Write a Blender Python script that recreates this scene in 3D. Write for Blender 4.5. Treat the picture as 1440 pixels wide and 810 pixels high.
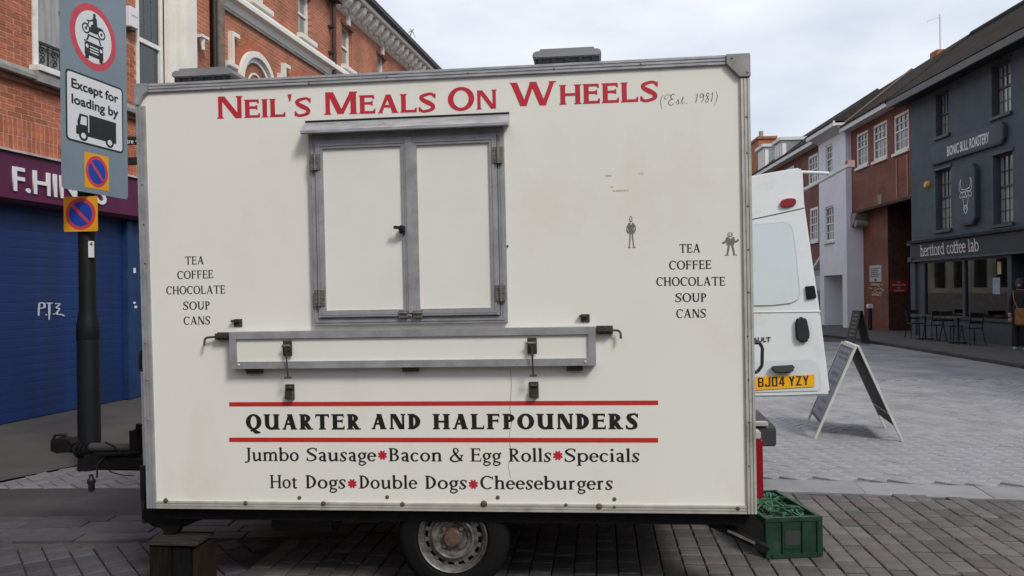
import bpy, bmesh, math, random
from math import radians, sin, cos, pi
from mathutils import Vector, Matrix, Euler
from mathutils.geometry import delaunay_2d_cdt

random.seed(7)
scene = bpy.context.scene
COL = scene.collection
for o in list(bpy.data.objects):
    bpy.data.objects.remove(o)

# ------------------------------------------------------------------ camera
HC, ROLL, FPX, V0 = 1.6, 0.0115, 1100.0, 412.0
cam_data = bpy.data.cameras.new('camera')
cam = bpy.data.objects.new('camera', cam_data)
COL.objects.link(cam)
cam_data.sensor_width = 36.0
cam_data.lens = 36.0 * FPX / 1440.0
cam_data.shift_y = (V0 - 405.0) / 1440.0
cam_data.clip_start = 0.05
cam_data.clip_end = 3000.0
cam.location = (0, 0, HC)
cam.rotation_euler = (Matrix.Rotation(pi / 2, 3, 'X') @ Matrix.Rotation(-ROLL, 3, 'Z')).to_euler()
scene.camera = cam

# ------------------------------------------------------------------ sky, sun, exposure
SUN_EL, SUN_AZ = 43.0, 145.0       # azimuth clockwise from +Y (the view direction)
world = bpy.data.worlds.new('World')
scene.world = world
world.use_nodes = True
wn, wl = world.node_tree.nodes, world.node_tree.links
wn.clear()
wout = wn.new('ShaderNodeOutputWorld')
wbg = wn.new('ShaderNodeBackground')
sky = wn.new('ShaderNodeTexSky')
sky.sky_type = 'NISHITA'
sky.sun_disc = False
sky.sun_elevation = radians(SUN_EL)
sky.sun_rotation = radians(SUN_AZ)
sky.air_density = 1.0
sky.dust_density = 1.5
tc = wn.new('ShaderNodeTexCoord')
mp = wn.new('ShaderNodeMapping')
mp.inputs['Scale'].default_value = (1.0, 1.0, 2.6)
mp.inputs['Location'].default_value = (0.35, 0.1, 0.25)
nz = wn.new('ShaderNodeTexNoise')
nz.inputs['Scale'].default_value = 2.3
nz.inputs['Detail'].default_value = 5.0
nz.inputs['Roughness'].default_value = 0.52
rmp = wn.new('ShaderNodeValToRGB')
rmp.color_ramp.elements[0].position = 0.36
rmp.color_ramp.elements[0].color = (0, 0, 0, 1)
rmp.color_ramp.elements[1].position = 0.64
rmp.color_ramp.elements[1].color = (1, 1, 1, 1)
cloud = wn.new('ShaderNodeMixRGB')
cloud.inputs['Color1'].default_value = (6.9, 7.6, 9.1, 1)
cloud.inputs['Color2'].default_value = (10.6, 10.9, 11.2, 1)
mixs = wn.new('ShaderNodeMixRGB')
mixs.inputs['Fac'].default_value = 0.86
wl.new(tc.outputs['Generated'], mp.inputs['Vector'])
wl.new(mp.outputs['Vector'], nz.inputs['Vector'])
wl.new(nz.outputs['Fac'], rmp.inputs['Fac'])
wl.new(rmp.outputs['Color'], cloud.inputs['Fac'])
wl.new(sky.outputs['Color'], mixs.inputs['Color1'])
wl.new(cloud.outputs['Color'], mixs.inputs['Color2'])
wl.new(mixs.outputs['Color'], wbg.inputs['Color'])
wbg.inputs['Strength'].default_value = 0.1
wl.new(wbg.outputs['Background'], wout.inputs['Surface'])

sun_data = bpy.data.lights.new('sun', 'SUN')
sun_data.energy = 2.35
sun_data.angle = radians(14)
sun_data.color = (1.0, 0.96, 0.9)
sun = bpy.data.objects.new('sun', sun_data)
COL.objects.link(sun)
az, el = radians(SUN_AZ), radians(SUN_EL)
sdir = Vector((sin(az) * cos(el), cos(az) * cos(el), sin(el)))
sun.rotation_euler = (-sdir).to_track_quat('-Z', 'Y').to_euler()
sun.location = sdir * 60

scene.view_settings.view_transform = 'Standard'
scene.view_settings.look = 'None'
scene.view_settings.exposure = 0.0
scene.view_settings.gamma = 1.0

# ------------------------------------------------------------------ materials
MATS = {}
def mat(name, col, rough=0.6, metal=0.0, var=0.15, scale=3.0, bump=0.0, bscale=40.0, col2=None,
        island=0.0, spec=0.5, grain=0.0, stretch=(1, 1, 1), dirt=None):
    """procedural principled material: base colour with soft variation, optional per-piece tone, bump"""
    if name in MATS:
        return MATS[name]
    m = bpy.data.materials.new(name)
    m.use_nodes = True
    n, l = m.node_tree.nodes, m.node_tree.links
    b = n['Principled BSDF']
    b.inputs['Roughness'].default_value = rough
    b.inputs['Metallic'].default_value = metal
    b.inputs['Specular IOR Level'].default_value = spec
    t = n.new('ShaderNodeTexCoord')
    mpn = n.new('ShaderNodeMapping')
    mpn.inputs['Scale'].default_value = stretch
    l.new(t.outputs['Object'], mpn.inputs['Vector'])
    nn = n.new('ShaderNodeTexNoise')
    nn.inputs['Scale'].default_value = scale
    nn.inputs['Detail'].default_value = 6
    nn.inputs['Roughness'].default_value = 0.6
    l.new(mpn.outputs['Vector'], nn.inputs['Vector'])
    ramp = n.new('ShaderNodeValToRGB')
    c2 = col2 or tuple(min(1, c * (1 + var)) for c in col)
    c1 = tuple(c * (1 - var) for c in col)
    ramp.color_ramp.elements[0].position = 0.33
    ramp.color_ramp.elements[1].position = 0.67
    ramp.color_ramp.elements[0].color = (*c1, 1)
    ramp.color_ramp.elements[1].color = (*c2, 1)
    l.new(nn.outputs['Fac'], ramp.inputs['Fac'])
    out = ramp.outputs['Color']
    if island > 0:
        gi = n.new('ShaderNodeNewGeometry')
        oi = n.new('ShaderNodeObjectInfo')
        ad = n.new('ShaderNodeMath'); ad.operation = 'ADD'
        fr = n.new('ShaderNodeMath'); fr.operation = 'FRACT'
        l.new(gi.outputs['Random Per Island'], ad.inputs[0])
        l.new(oi.outputs['Random'], ad.inputs[1])
        l.new(ad.outputs[0], fr.inputs[0])
        mr = n.new('ShaderNodeMapRange')
        mr.inputs['To Min'].default_value = 1 - island
        mr.inputs['To Max'].default_value = 1 + island
        l.new(fr.outputs[0], mr.inputs['Value'])
        mu = n.new('ShaderNodeMixRGB'); mu.blend_type = 'MULTIPLY'
        mu.inputs['Fac'].default_value = 1
        l.new(out, mu.inputs['Color1'])
        l.new(mr.outputs['Result'], mu.inputs['Color2'])
        out = mu.outputs['Color']
    if dirt:
        dn = n.new('ShaderNodeTexNoise')
        dn.inputs['Scale'].default_value = dirt[1]
        dn.inputs['Detail'].default_value = 8
        dn.inputs['Roughness'].default_value = 0.65
        l.new(mpn.outputs['Vector'], dn.inputs['Vector'])
        dr = n.new('ShaderNodeValToRGB')
        dr.color_ramp.elements[0].position = dirt[2]
        dr.color_ramp.elements[1].position = dirt[3]
        dm = n.new('ShaderNodeMixRGB')
        l.new(dn.outputs['Fac'], dr.inputs['Fac'])
        l.new(dr.outputs['Color'], dm.inputs['Fac'])
        l.new(out, dm.inputs['Color1'])
        dm.inputs['Color2'].default_value = (*dirt[0], 1)
        out = dm.outputs['Color']
    l.new(out, b.inputs['Base Color'])
    if bump > 0:
        bn = n.new('ShaderNodeTexNoise')
        bn.inputs['Scale'].default_value = bscale
        bn.inputs['Detail'].default_value = 5
        l.new(mpn.outputs['Vector'], bn.inputs['Vector'])
        bm_ = n.new('ShaderNodeBump')
        bm_.inputs['Strength'].default_value = bump
        bm_.inputs['Distance'].default_value = 0.01
        l.new(bn.outputs['Fac'], bm_.inputs['Height'])
        l.new(bm_.outputs['Normal'], b.inputs['Normal'])
    MATS[name] = m
    return m

def brick_mat(name, c1, c2, mortar, plane='xz', bw=0.225, bh=0.075, mort=0.01, rot=0.0, bump=0.35, offset=0.5, rough=0.85):
    if name in MATS:
        return MATS[name]
    m = bpy.data.materials.new(name)
    m.use_nodes = True
    n, l = m.node_tree.nodes, m.node_tree.links
    b = n['Principled BSDF']
    b.inputs['Roughness'].default_value = rough
    t = n.new('ShaderNodeTexCoord')
    s = n.new('ShaderNodeSeparateXYZ')
    c = n.new('ShaderNodeCombineXYZ')
    l.new(t.outputs['Object'], s.inputs[0])
    l.new(s.outputs['X'], c.inputs['X'])
    l.new(s.outputs['Z' if plane == 'xz' else 'Y'], c.inputs['Y'])
    mpn = n.new('ShaderNodeMapping')
    mpn.inputs['Rotation'].default_value = (0, 0, rot)
    l.new(c.outputs[0], mpn.inputs['Vector'])
    br = n.new('ShaderNodeTexBrick')
    br.inputs['Scale'].default_value = 1.0
    br.inputs['Brick Width'].default_value = bw
    br.inputs['Row Height'].default_value = bh
    br.inputs['Mortar Size'].default_value = mort
    br.inputs['Mortar Smooth'].default_value = 0.2
    br.inputs['Bias'].default_value = 0.0
    br.offset = offset
    br.inputs['Color1'].default_value = (*c1, 1)
    br.inputs['Color2'].default_value = (*c2, 1)
    br.inputs['Mortar'].default_value = (*mortar, 1)
    l.new(mpn.outputs[0], br.inputs['Vector'])
    nn = n.new('ShaderNodeTexNoise')
    nn.inputs['Scale'].default_value = 1.3
    nn.inputs['Detail'].default_value = 7
    l.new(t.outputs['Object'], nn.inputs['Vector'])
    mr = n.new('ShaderNodeMapRange')
    mr.inputs['From Min'].default_value = 0.3
    mr.inputs['From Max'].default_value = 0.7
    mr.inputs['To Min'].default_value = 0.68
    mr.inputs['To Max'].default_value = 1.25
    l.new(nn.outputs['Fac'], mr.inputs['Value'])
    mu = n.new('ShaderNodeMixRGB'); mu.blend_type = 'MULTIPLY'
    mu.inputs['Fac'].default_value = 1
    l.new(br.outputs['Color'], mu.inputs['Color1'])
    l.new(mr.outputs['Result'], mu.inputs['Color2'])
    l.new(mu.outputs['Color'], b.inputs['Base Color'])
    bm_ = n.new('ShaderNodeBump')
    bm_.inputs['Strength'].default_value = bump
    bm_.inputs['Distance'].default_value = 0.01
    bm_.invert = True
    l.new(br.outputs['Fac'], bm_.inputs['Height'])
    l.new(bm_.outputs['Normal'], b.inputs['Normal'])
    MATS[name] = m
    return m

def clear_glass(name, tint=(0.75, 0.8, 0.8), base=0.12):
    m = bpy.data.materials.new(name)
    m.use_nodes = True
    n, l = m.node_tree.nodes, m.node_tree.links
    n.remove(n['Principled BSDF'])
    tr = n.new('ShaderNodeBsdfTransparent'); tr.inputs['Color'].default_value = (*tint, 1)
    gl = n.new('ShaderNodeBsdfGlossy'); gl.inputs['Roughness'].default_value = 0.02
    fz = n.new('ShaderNodeFresnel'); fz.inputs['IOR'].default_value = 1.55
    ad = n.new('ShaderNodeMath'); ad.operation = 'ADD'; ad.use_clamp = True
    ad.inputs[1].default_value = base
    mx = n.new('ShaderNodeMixShader')
    l.new(fz.outputs[0], ad.inputs[0]); l.new(ad.outputs[0], mx.inputs[0])
    l.new(tr.outputs[0], mx.inputs[1]); l.new(gl.outputs[0], mx.inputs[2])
    l.new(mx.outputs[0], n['Material Output'].inputs['Surface'])
    return m

def emit(name, col, s):
    m = bpy.data.materials.new(name); m.use_nodes = True
    b = m.node_tree.nodes['Principled BSDF']
    b.inputs['Base Color'].default_value = (*col, 1)
    b.inputs['Emission Color'].default_value = (*col, 1)
    b.inputs['Emission Strength'].default_value = s
    return m

M_panel = mat('cream_panel', (0.79, 0.78, 0.72), 0.30, var=0.02, scale=1.0, bump=0.12, bscale=1.3, stretch=(1.3, 1, 0.8),
              dirt=((0.66, 0.62, 0.52), 1.6, 0.52, 1.0))
M_doorpanel = mat('cream_door_panel', (0.77, 0.76, 0.705), 0.35, var=0.04, scale=2.5)
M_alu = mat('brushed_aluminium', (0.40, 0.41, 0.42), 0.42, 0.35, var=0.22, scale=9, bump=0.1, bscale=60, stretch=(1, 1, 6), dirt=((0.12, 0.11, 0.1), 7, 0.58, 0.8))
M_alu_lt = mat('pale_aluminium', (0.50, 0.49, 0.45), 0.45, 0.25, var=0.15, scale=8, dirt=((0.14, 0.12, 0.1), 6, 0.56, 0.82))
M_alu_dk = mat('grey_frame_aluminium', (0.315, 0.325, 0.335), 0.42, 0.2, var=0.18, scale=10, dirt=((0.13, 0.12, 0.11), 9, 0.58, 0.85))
M_steel = mat('dull_steel', (0.20, 0.19, 0.175), 0.5, 0.6, var=0.3, scale=30)
M_rust = mat('rusty_steel', (0.11, 0.075, 0.055), 0.8, 0.2, var=0.4, scale=40, bump=0.3)
M_rubber = mat('tyre_rubber', (0.008, 0.008, 0.008), 0.85, var=0.2, spec=0.15)
M_black = mat('black_paint', (0.012, 0.013, 0.014), 0.45, var=0.3)
M_blackmetal = mat('chassis_black', (0.008, 0.008, 0.008), 0.7, 0.0, var=0.4, scale=15, spec=0.2)
M_rim = mat('wheel_steel', (0.24, 0.235, 0.22), 0.45, 0.6, var=0.35, scale=25, dirt=((0.07, 0.055, 0.045), 18, 0.42, 0.72))
M_red = mat('red_lettering', (0.50, 0.018, 0.035), 0.45, var=0.06)
M_redstripe = mat('red_stripe', (0.50, 0.025, 0.02), 0.45, var=0.07, scale=12)
M_ink = mat('black_lettering', (0.012, 0.011, 0.010), 0.5, var=0.1)
M_ink_grey = mat('faded_grey_sticker', (0.16, 0.16, 0.13), 0.6, var=0.35, scale=80)
M_smudge = mat('faint_brown_residue', (0.55, 0.50, 0.40), 0.6, var=0.2, scale=60)
M_crack = mat('dark_hairline', (0.34, 0.32, 0.28), 0.7, var=0.2)
M_ventgrey = mat('vent_grey_plastic', (0.21, 0.21, 0.22), 0.5, var=0.12)
M_white = mat('white_painted_wood', (0.74, 0.73, 0.70), 0.5, var=0.07, scale=5, dirt=((0.35, 0.33, 0.3), 4, 0.6, 0.85))
M_stone = mat('white_painted_stone', (0.74, 0.72, 0.66), 0.6, var=0.06, scale=3, dirt=((0.45, 0.42, 0.38), 3, 0.60, 0.9))
M_greystone = mat('weathered_grey_stone', (0.26, 0.25, 0.24), 0.8, var=0.25, scale=6, bump=0.2)
M_glass = mat('dark_window_glass', (0.035, 0.04, 0.045), 0.05, var=0.2, scale=1.5, spec=0.9)
M_netglass = mat('net_curtained_glass', (0.27, 0.27, 0.26), 0.08, var=0.25, scale=2.5, stretch=(6, 1, 0.6), spec=0.8)
M_brick_piece = mat('orange_red_brick', (0.37, 0.118, 0.064), 0.85, var=0.25, scale=14, island=0.22, bump=0.4, bscale=70)
M_mortar = mat('pink_mortar', (0.52, 0.29, 0.20), 0.9, var=0.2, scale=20)
M_brick_far = brick_mat('orange_brick_wall', (0.44, 0.145, 0.072), (0.34, 0.108, 0.058), (0.42, 0.22, 0.15))
M_brick_right = brick_mat('dark_red_brick_wall', (0.215, 0.068, 0.045), (0.17, 0.054, 0.037), (0.20, 0.105, 0.08))
M_blue = mat('blue_shutter_paint', (0.007, 0.028, 0.115), 0.5, var=0.3, scale=1.3, dirt=((0.014, 0.030, 0.07), 2.0, 0.5, 0.85))
M_blue2 = mat('blue_post_paint', (0.014, 0.042, 0.12), 0.42, var=0.2, scale=2)
M_plum = mat('plum_fascia', (0.095, 0.013, 0.052), 0.4, var=0.12, scale=2)
M_signwhite = mat('white_sign_letter', (0.72, 0.70, 0.72), 0.5, var=0.04)
M_signgrey = mat('grey_sign_sheet', (0.185, 0.235, 0.275), 0.4, var=0.06, scale=2)
M_signface = mat('white_sign_face', (0.66, 0.68, 0.68), 0.4, var=0.03)
M_signred = mat('sign_red', (0.55, 0.05, 0.075), 0.4, var=0.08)
M_signyellow = mat('sign_yellow', (0.72, 0.33, 0.01), 0.4, var=0.06)
M_signblue = mat('sign_blue', (0.012, 0.05, 0.33), 0.4, var=0.05)
M_post = mat('black_green_post', (0.006, 0.007, 0.008), 0.55, var=0.2, scale=6, spec=0.25)
M_vanwhite = mat('white_van_paint', (0.66, 0.69, 0.70), 0.25, var=0.03, scale=2, dirt=((0.45, 0.44, 0.40), 3, 0.55, 0.95))
M_vanpanel = mat('white_van_panel', (0.58, 0.63, 0.66), 0.25, var=0.03, scale=2)
M_lampred = mat('red_lamp_lens', (0.24, 0.004, 0.010), 0.2, var=0.1)
M_plate = mat('yellow_plate', (0.80, 0.40, 0.005), 0.4, var=0.03)
M_dkgrey = mat('charcoal_plastic', (0.035, 0.037, 0.038), 0.55, var=0.15)
M_green = mat('green_crate_plastic', (0.008, 0.036, 0.020), 0.42, var=0.3, scale=9, dirt=((0.05, 0.08, 0.06), 10, 0.55, 0.8))
M_wood = mat('old_timber', (0.012, 0.0105, 0.008), 0.9, var=0.4, scale=5, stretch=(14, 14, 1), bump=0.4, spec=0.1)
M_boardwhite = mat('white_board_frame', (0.55, 0.54, 0.50), 0.6, var=0.1, scale=10)
M_chalk = mat('dark_board_back', (0.040, 0.040, 0.034), 0.7, var=0.2)
M_poster = mat('grey_poster', (0.215, 0.22, 0.27), 0.6, var=0.12, scale=9)
M_posterred = mat('dull_red_print', (0.22, 0.05, 0.06), 0.7, var=0.2)
M_render = mat('white_render', (0.72, 0.74, 0.80), 0.8, var=0.05, scale=1.2)
M_roof = brick_mat('brown_roof_tiles', (0.042, 0.029, 0.022), (0.028, 0.020, 0.016), (0.012, 0.009, 0.008), 'xy', 0.18, 0.12, 0.012, bump=0.6)
M_roof.node_tree.nodes['Principled BSDF'].inputs['Specular IOR Level'].default_value = 0.1
M_roofgrey = mat('dark_roof', (0.030, 0.024, 0.021), 0.85, var=0.3, scale=6)
M_gutwhite = mat('white_gutter', (0.60, 0.60, 0.60), 0.5, var=0.05)
M_cafe = mat('slate_grey_render', (0.062, 0.082, 0.105), 0.7, var=0.2, scale=1.5, bump=0.08, bscale=30)
M_cafetrim = mat('slate_grey_trim', (0.040, 0.050, 0.064), 0.5, var=0.1)
M_cafedark = mat('near_black_soffit', (0.016, 0.016, 0.017), 0.7, var=0.1)
M_terra = mat('terracotta', (0.32, 0.11, 0.05), 0.8, var=0.2)
M_jointp = mat('pale_sand_joint', (0.18, 0.175, 0.178), 0.95, var=0.2, scale=30)
M_joint = mat('sand_joint', (0.060, 0.056, 0.053), 0.95, var=0.3, scale=30)
M_sett_b = mat('brown_grey_sett', (0.098, 0.090, 0.083), 0.75, var=0.2, scale=9, island=0.28, bump=0.35, bscale=80)
M_sett_red = mat('reddish_sett', (0.105, 0.083, 0.075), 0.75, var=0.16, scale=9, island=0.25, bump=0.35, bscale=80)
M_sett_g = mat('blue_grey_sett', (0.056, 0.056, 0.064), 0.75, var=0.16, scale=9, island=0.25, bump=0.35, bscale=80)
M_paver = mat('pale_grey_paver', (0.265, 0.26, 0.275), 0.72, var=0.22, scale=1.6, island=0.07, bump=0.30, bscale=70)
M_glow = emit('warm_lamp', (1.0, 0.25, 0.12), 3.0)
M_shopglass = clear_glass('shop_glass', base=0.05)

# ------------------------------------------------------------------ mesh helpers
def link(o, parent=None):
    COL.objects.link(o)
    if parent is not None:
        o.parent = parent
    return o

def empty(name, loc=(0, 0, 0), rot=(0, 0, 0), label=None, cat=None, group=None):
    o = bpy.data.objects.new(name, None)
    o.location = loc; o.rotation_euler = rot
    o.empty_display_size = 0.2
    link(o)
    if label: o['label'] = label
    if cat: o['category'] = cat
    if group: o['group'] = group
    return o

def tag(o, label=None, cat=None, group=None, kind=None):
    if label: o['label'] = label
    if cat: o['category'] = cat
    if group: o['group'] = group
    if kind: o['kind'] = kind
    return o

class MB:
    def __init__(s):
        s.v = []; s.f = []; s.smooth = False
    def quad(s, a, b, c, d):
        i = len(s.v); s.v += [tuple(a), tuple(b), tuple(c), tuple(d)]; s.f.append((i, i + 1, i + 2, i + 3)); return s
    def box(s, x0, x1, y0, y1, z0, z1):
        i = len(s.v)
        s.v += [(x0, y0, z0), (x1, y0, z0), (x1, y1, z0), (x0, y1, z0), (x0, y0, z1), (x1, y0, z1), (x1, y1, z1), (x0, y1, z1)]
        for f in ((0, 3, 2, 1), (4, 5, 6, 7), (0, 1, 5, 4), (1, 2, 6, 5), (2, 3, 7, 6), (3, 0, 4, 7)):
            s.f.append(tuple(i + k for k in f))
        return s
    def hexa(s, p):
        """8 points: bottom 4 (ccw from above), top 4"""
        i = len(s.v); s.v += [tuple(q) for q in p]
        for f in ((0, 3, 2, 1), (4, 5, 6, 7), (0, 1, 5, 4), (1, 2, 6, 5), (2, 3, 7, 6), (3, 0, 4, 7)):
            s.f.append(tuple(i + k for k in f))
        return s
    def beam(s, a, b, w, h):
        """rectangular bar from a to b"""
        a, b = Vector(a), Vector(b); d = (b - a).normalized()
        up = Vector((0, 0, 1)) if abs(d.z) < 0.95 else Vector((0, 1, 0))
        r = d.cross(up).normalized() * (w / 2); u = r.cross(d).normalized() * (h / 2)
        return s.hexa([a - r - u, b - r - u, b + r - u, a + r - u, a - r + u, b - r + u, b + r + u, a + r + u])
    def cyl(s, a, b, r, n=12, r2=None, caps=True):
        a, b = Vector(a), Vector(b); d = (b - a).normalized()
        up = Vector((0, 0, 1)) if abs(d.z) < 0.95 else Vector((0, 1, 0))
        x = d.cross(up).normalized(); y = x.cross(d)
        r2 = r if r2 is None else r2
        i = len(s.v)
        for k in range(n):
            t = 2 * pi * k / n; q = x * cos(t) + y * sin(t)
            s.v.append(tuple(a + q * r)); s.v.append(tuple(b + q * r2))
        for k in range(n):
            j = (k + 1) % n
            s.f.append((i + 2 * k, i + 2 * k + 1, i + 2 * j + 1, i + 2 * j))
        if caps:
            s.f.append(tuple(i + 2 * k for k in range(n)))
            s.f.append(tuple(i + 2 * k + 1 for k in reversed(range(n))))
        s.smooth = True
        return s
    def tube(s, pts, r, n=10):
        for a, b in zip(pts, pts[1:]):
            s.cyl(a, b, r, n)
        return s
    def lathe_y(s, prof, cx, cz, n=40, y0=0):
        """profile [(r, y)...] revolved about the y axis"""
        i = len(s.v); m = len(prof)
        for k in range(n):
            t = 2 * pi * k / n
            for r, y in prof:
                s.v.append((cx + r * cos(t), y0 + y, cz + r * sin(t)))
        for k in range(n):
            j = (k + 1) % n
            for q in range(m - 1):
                s.f.append((i + k * m + q, i + k * m + q + 1, i + j * m + q + 1, i + j * m + q))
        s.smooth = True
        return s
    def lathe_z(s, prof, cx, cy, n=24):
        i = len(s.v); m = len(prof)
        for k in range(n):
            t = 2 * pi * k / n
            for r, z in prof:
                s.v.append((cx + r * cos(t), cy + r * sin(t), z))
        for k in range(n):
            j = (k + 1) % n
            for q in range(m - 1):
                s.f.append((i + k * m + q, i + j * m + q, i + j * m + q + 1, i + k * m + q + 1))
        s.smooth = True
        return s
    def prism_y(s, poly, y0, y1):
        """polygon in xz extruded along y"""
        i = len(s.v); n = len(poly)
        s.v += [(x, y0, z) for x, z in poly] + [(x, y1, z) for x, z in poly]
        s.f.append(tuple(range(i, i + n))); s.f.append(tuple(range(i + 2 * n - 1, i + n - 1, -1)))
        for k in range(n):
            j = (k + 1) % n
            s.f.append((i + k, i + n + k, i + n + j, i + j))
        return s
    def prism_x(s, poly, x0, x1):
        i = len(s.v); n = len(poly)
        s.v += [(x0, y, z) for y, z in poly] + [(x1, y, z) for y, z in poly]
        s.f.append(tuple(range(i, i + n))); s.f.append(tuple(range(i + 2 * n - 1, i + n - 1, -1)))
        for k in range(n):
            j = (k + 1) % n
            s.f.append((i + k, i + n + k, i + n + j, i + j))
        return s
    def build(s, name, m, parent=None, bevel=0.0, fix=True):
        me = bpy.data.meshes.new(name)
        me.from_pydata(s.v, [], s.f)
        if fix or bevel:
            bm = bmesh.new(); bm.from_mesh(me)
            if fix:
                bmesh.ops.recalc_face_normals(bm, faces=bm.faces)
            if bevel:
                es = [e for e in bm.edges if len(e.link_faces) == 2 and e.calc_face_angle(0) > 0.6]
                bmesh.ops.bevel(bm, geom=es, offset=bevel, segments=2, affect='EDGES', clamp_overlap=True)
            bm.to_mesh(me); bm.free()
        if s.smooth or bevel:
            me.polygons.foreach_set('use_smooth', [True] * len(me.polygons))
            me.set_sharp_from_angle(angle=radians(38))
        me.materials.append(m)
        return link(bpy.data.objects.new(name, me), parent)

def wall_cells(x0, x1, z0, z1, holes, y0, y1, mb=None):
    """a wall slab with rectangular openings, with reveals"""
    mb = mb or MB()
    xs = sorted({x0, x1, *[h[0] for h in holes], *[h[1] for h in holes]}); xs = [x for x in xs if x0 <= x <= x1]
    zs = sorted({z0, z1, *[h[2] for h in holes], *[h[3] for h in holes]}); zs = [z for z in zs if z0 <= z <= z1]
    def solid(i, j):
        if i < 0 or j < 0 or i >= len(xs) - 1 or j >= len(zs) - 1: return False
        cx, cz = (xs[i] + xs[i + 1]) / 2, (zs[j] + zs[j + 1]) / 2
        return not any(h[0] < cx < h[1] and h[2] < cz < h[3] for h in holes)
    for i in range(len(xs) - 1):
        for j in range(len(zs) - 1):
            if not solid(i, j): continue
            a, b, c, d = xs[i], xs[i + 1], zs[j], zs[j + 1]
            mb.quad((a, y0, c), (b, y0, c), (b, y0, d), (a, y0, d))
            mb.quad((b, y1, c), (a, y1, c), (a, y1, d), (b, y1, d))
            if not solid(i - 1, j): mb.quad((a, y1, c), (a, y0, c), (a, y0, d), (a, y1, d))
            if not solid(i + 1, j): mb.quad((b, y0, c), (b, y1, c), (b, y1, d), (b, y0, d))
            if not solid(i, j - 1): mb.quad((a, y1, c), (b, y1, c), (b, y0, c), (a, y0, c))
            if not solid(i, j + 1): mb.quad((a, y0, d), (b, y0, d), (b, y1, d), (a, y1, d))
    return mb

# measured picture points -> points on a real plane of the place (used only to set sizes and positions)
def pray(u, v):
    a, b = (u - 720.0) / FPX, -(v - V0) / FPX
    c, s = cos(ROLL), sin(ROLL)
    return Vector((c * a + s * b, 1.0, -s * a + c * b))
def gp(u, v, z=0.0):
    r = pray(u, v); t = (z - HC) / r.z
    return Vector((r.x * t, r.y * t, z))
def at(u, v, Y):
    r = pray(u, v)
    return Vector((r.x * Y, Y, HC + r.z * Y))
class Frame:
    """x along a face (left to right as seen), y into it, z up"""
    def __init__(s, M): s.M = M; s.I = M.inverted()
    def up(s, u, v, y=0.0):
        o = s.I @ Vector((0, 0, HC)); d = s.I.to_3x3() @ pray(u, v)
        k = (y - o.y) / d.y; p = o + d * k
        return p.x, p.z
def street_frame(P, d):
    ang = math.atan2(d[1], d[0])
    return Frame(Matrix.Translation((P[0], P[1], 0)) @ Matrix.Rotation(ang, 4, 'Z')), ang

# ------------------------------------------------------------------ lettering (own drawn letters: strokes joined to one outline)
def ribbon(pts, n=6):
    """smooth variable-width stroke through (x, y, w) -> quads"""
    P = [pts[0]] + list(pts) + [pts[-1]]
    out = []
    for i in range(1, len(P) - 2):
        for k in range(n):
            t = k / n
            q = []
            for c in range(3):
                p0, p1, p2, p3 = P[i - 1][c], P[i][c], P[i + 1][c], P[i + 2][c]
                q.append(0.5 * ((2 * p1) + (-p0 + p2) * t + (2 * p0 - 5 * p1 + 4 * p2 - p3) * t * t + (-p0 + 3 * p1 - 3 * p2 + p3) * t ** 3))
            out.append(q)
    out.append(list(pts[-1]))
    L = []; R = []
    for i, (x, y, w) in enumerate(out):
        a = out[max(0, i - 1)]; b = out[min(len(out) - 1, i + 1)]
        dx, dy = b[0] - a[0], b[1] - a[1]; d = math.hypot(dx, dy) or 1
        nx, ny = -dy / d * w / 2, dx / d * w / 2
        L.append((x + nx, y + ny)); R.append((x - nx, y - ny))
    return [[L[i], R[i], R[i + 1], L[i + 1]] for i in range(len(out) - 1)]
def ring(cx, cy, rx, ry, S, T, a0=0, a1=360, n=22):
    out = []
    n = max(6, int(n * abs(a1 - a0) / 360))
    def pt(a, i):
        if i: return (cx + (rx - S) * cos(a), cy + (ry - T) * sin(a))
        return (cx + rx * cos(a), cy + ry * sin(a))
    for k in range(n):
        a, b = radians(a0 + (a1 - a0) * k / n), radians(a0 + (a1 - a0) * (k + 1) / n)
        out.append([pt(a, 0), pt(b, 0), pt(b, 1), pt(a, 1)])
    return out
def sl(x0, y0, x1, y1, w):
    return [[(x0 - w / 2, y0), (x0 + w / 2, y0), (x1 + w / 2, y1), (x1 - w / 2, y1)]]
def rc(x0, x1, y0, y1):
    return [[(x0, y0), (x1, y0), (x1, y1), (x0, y1)]]

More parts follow.
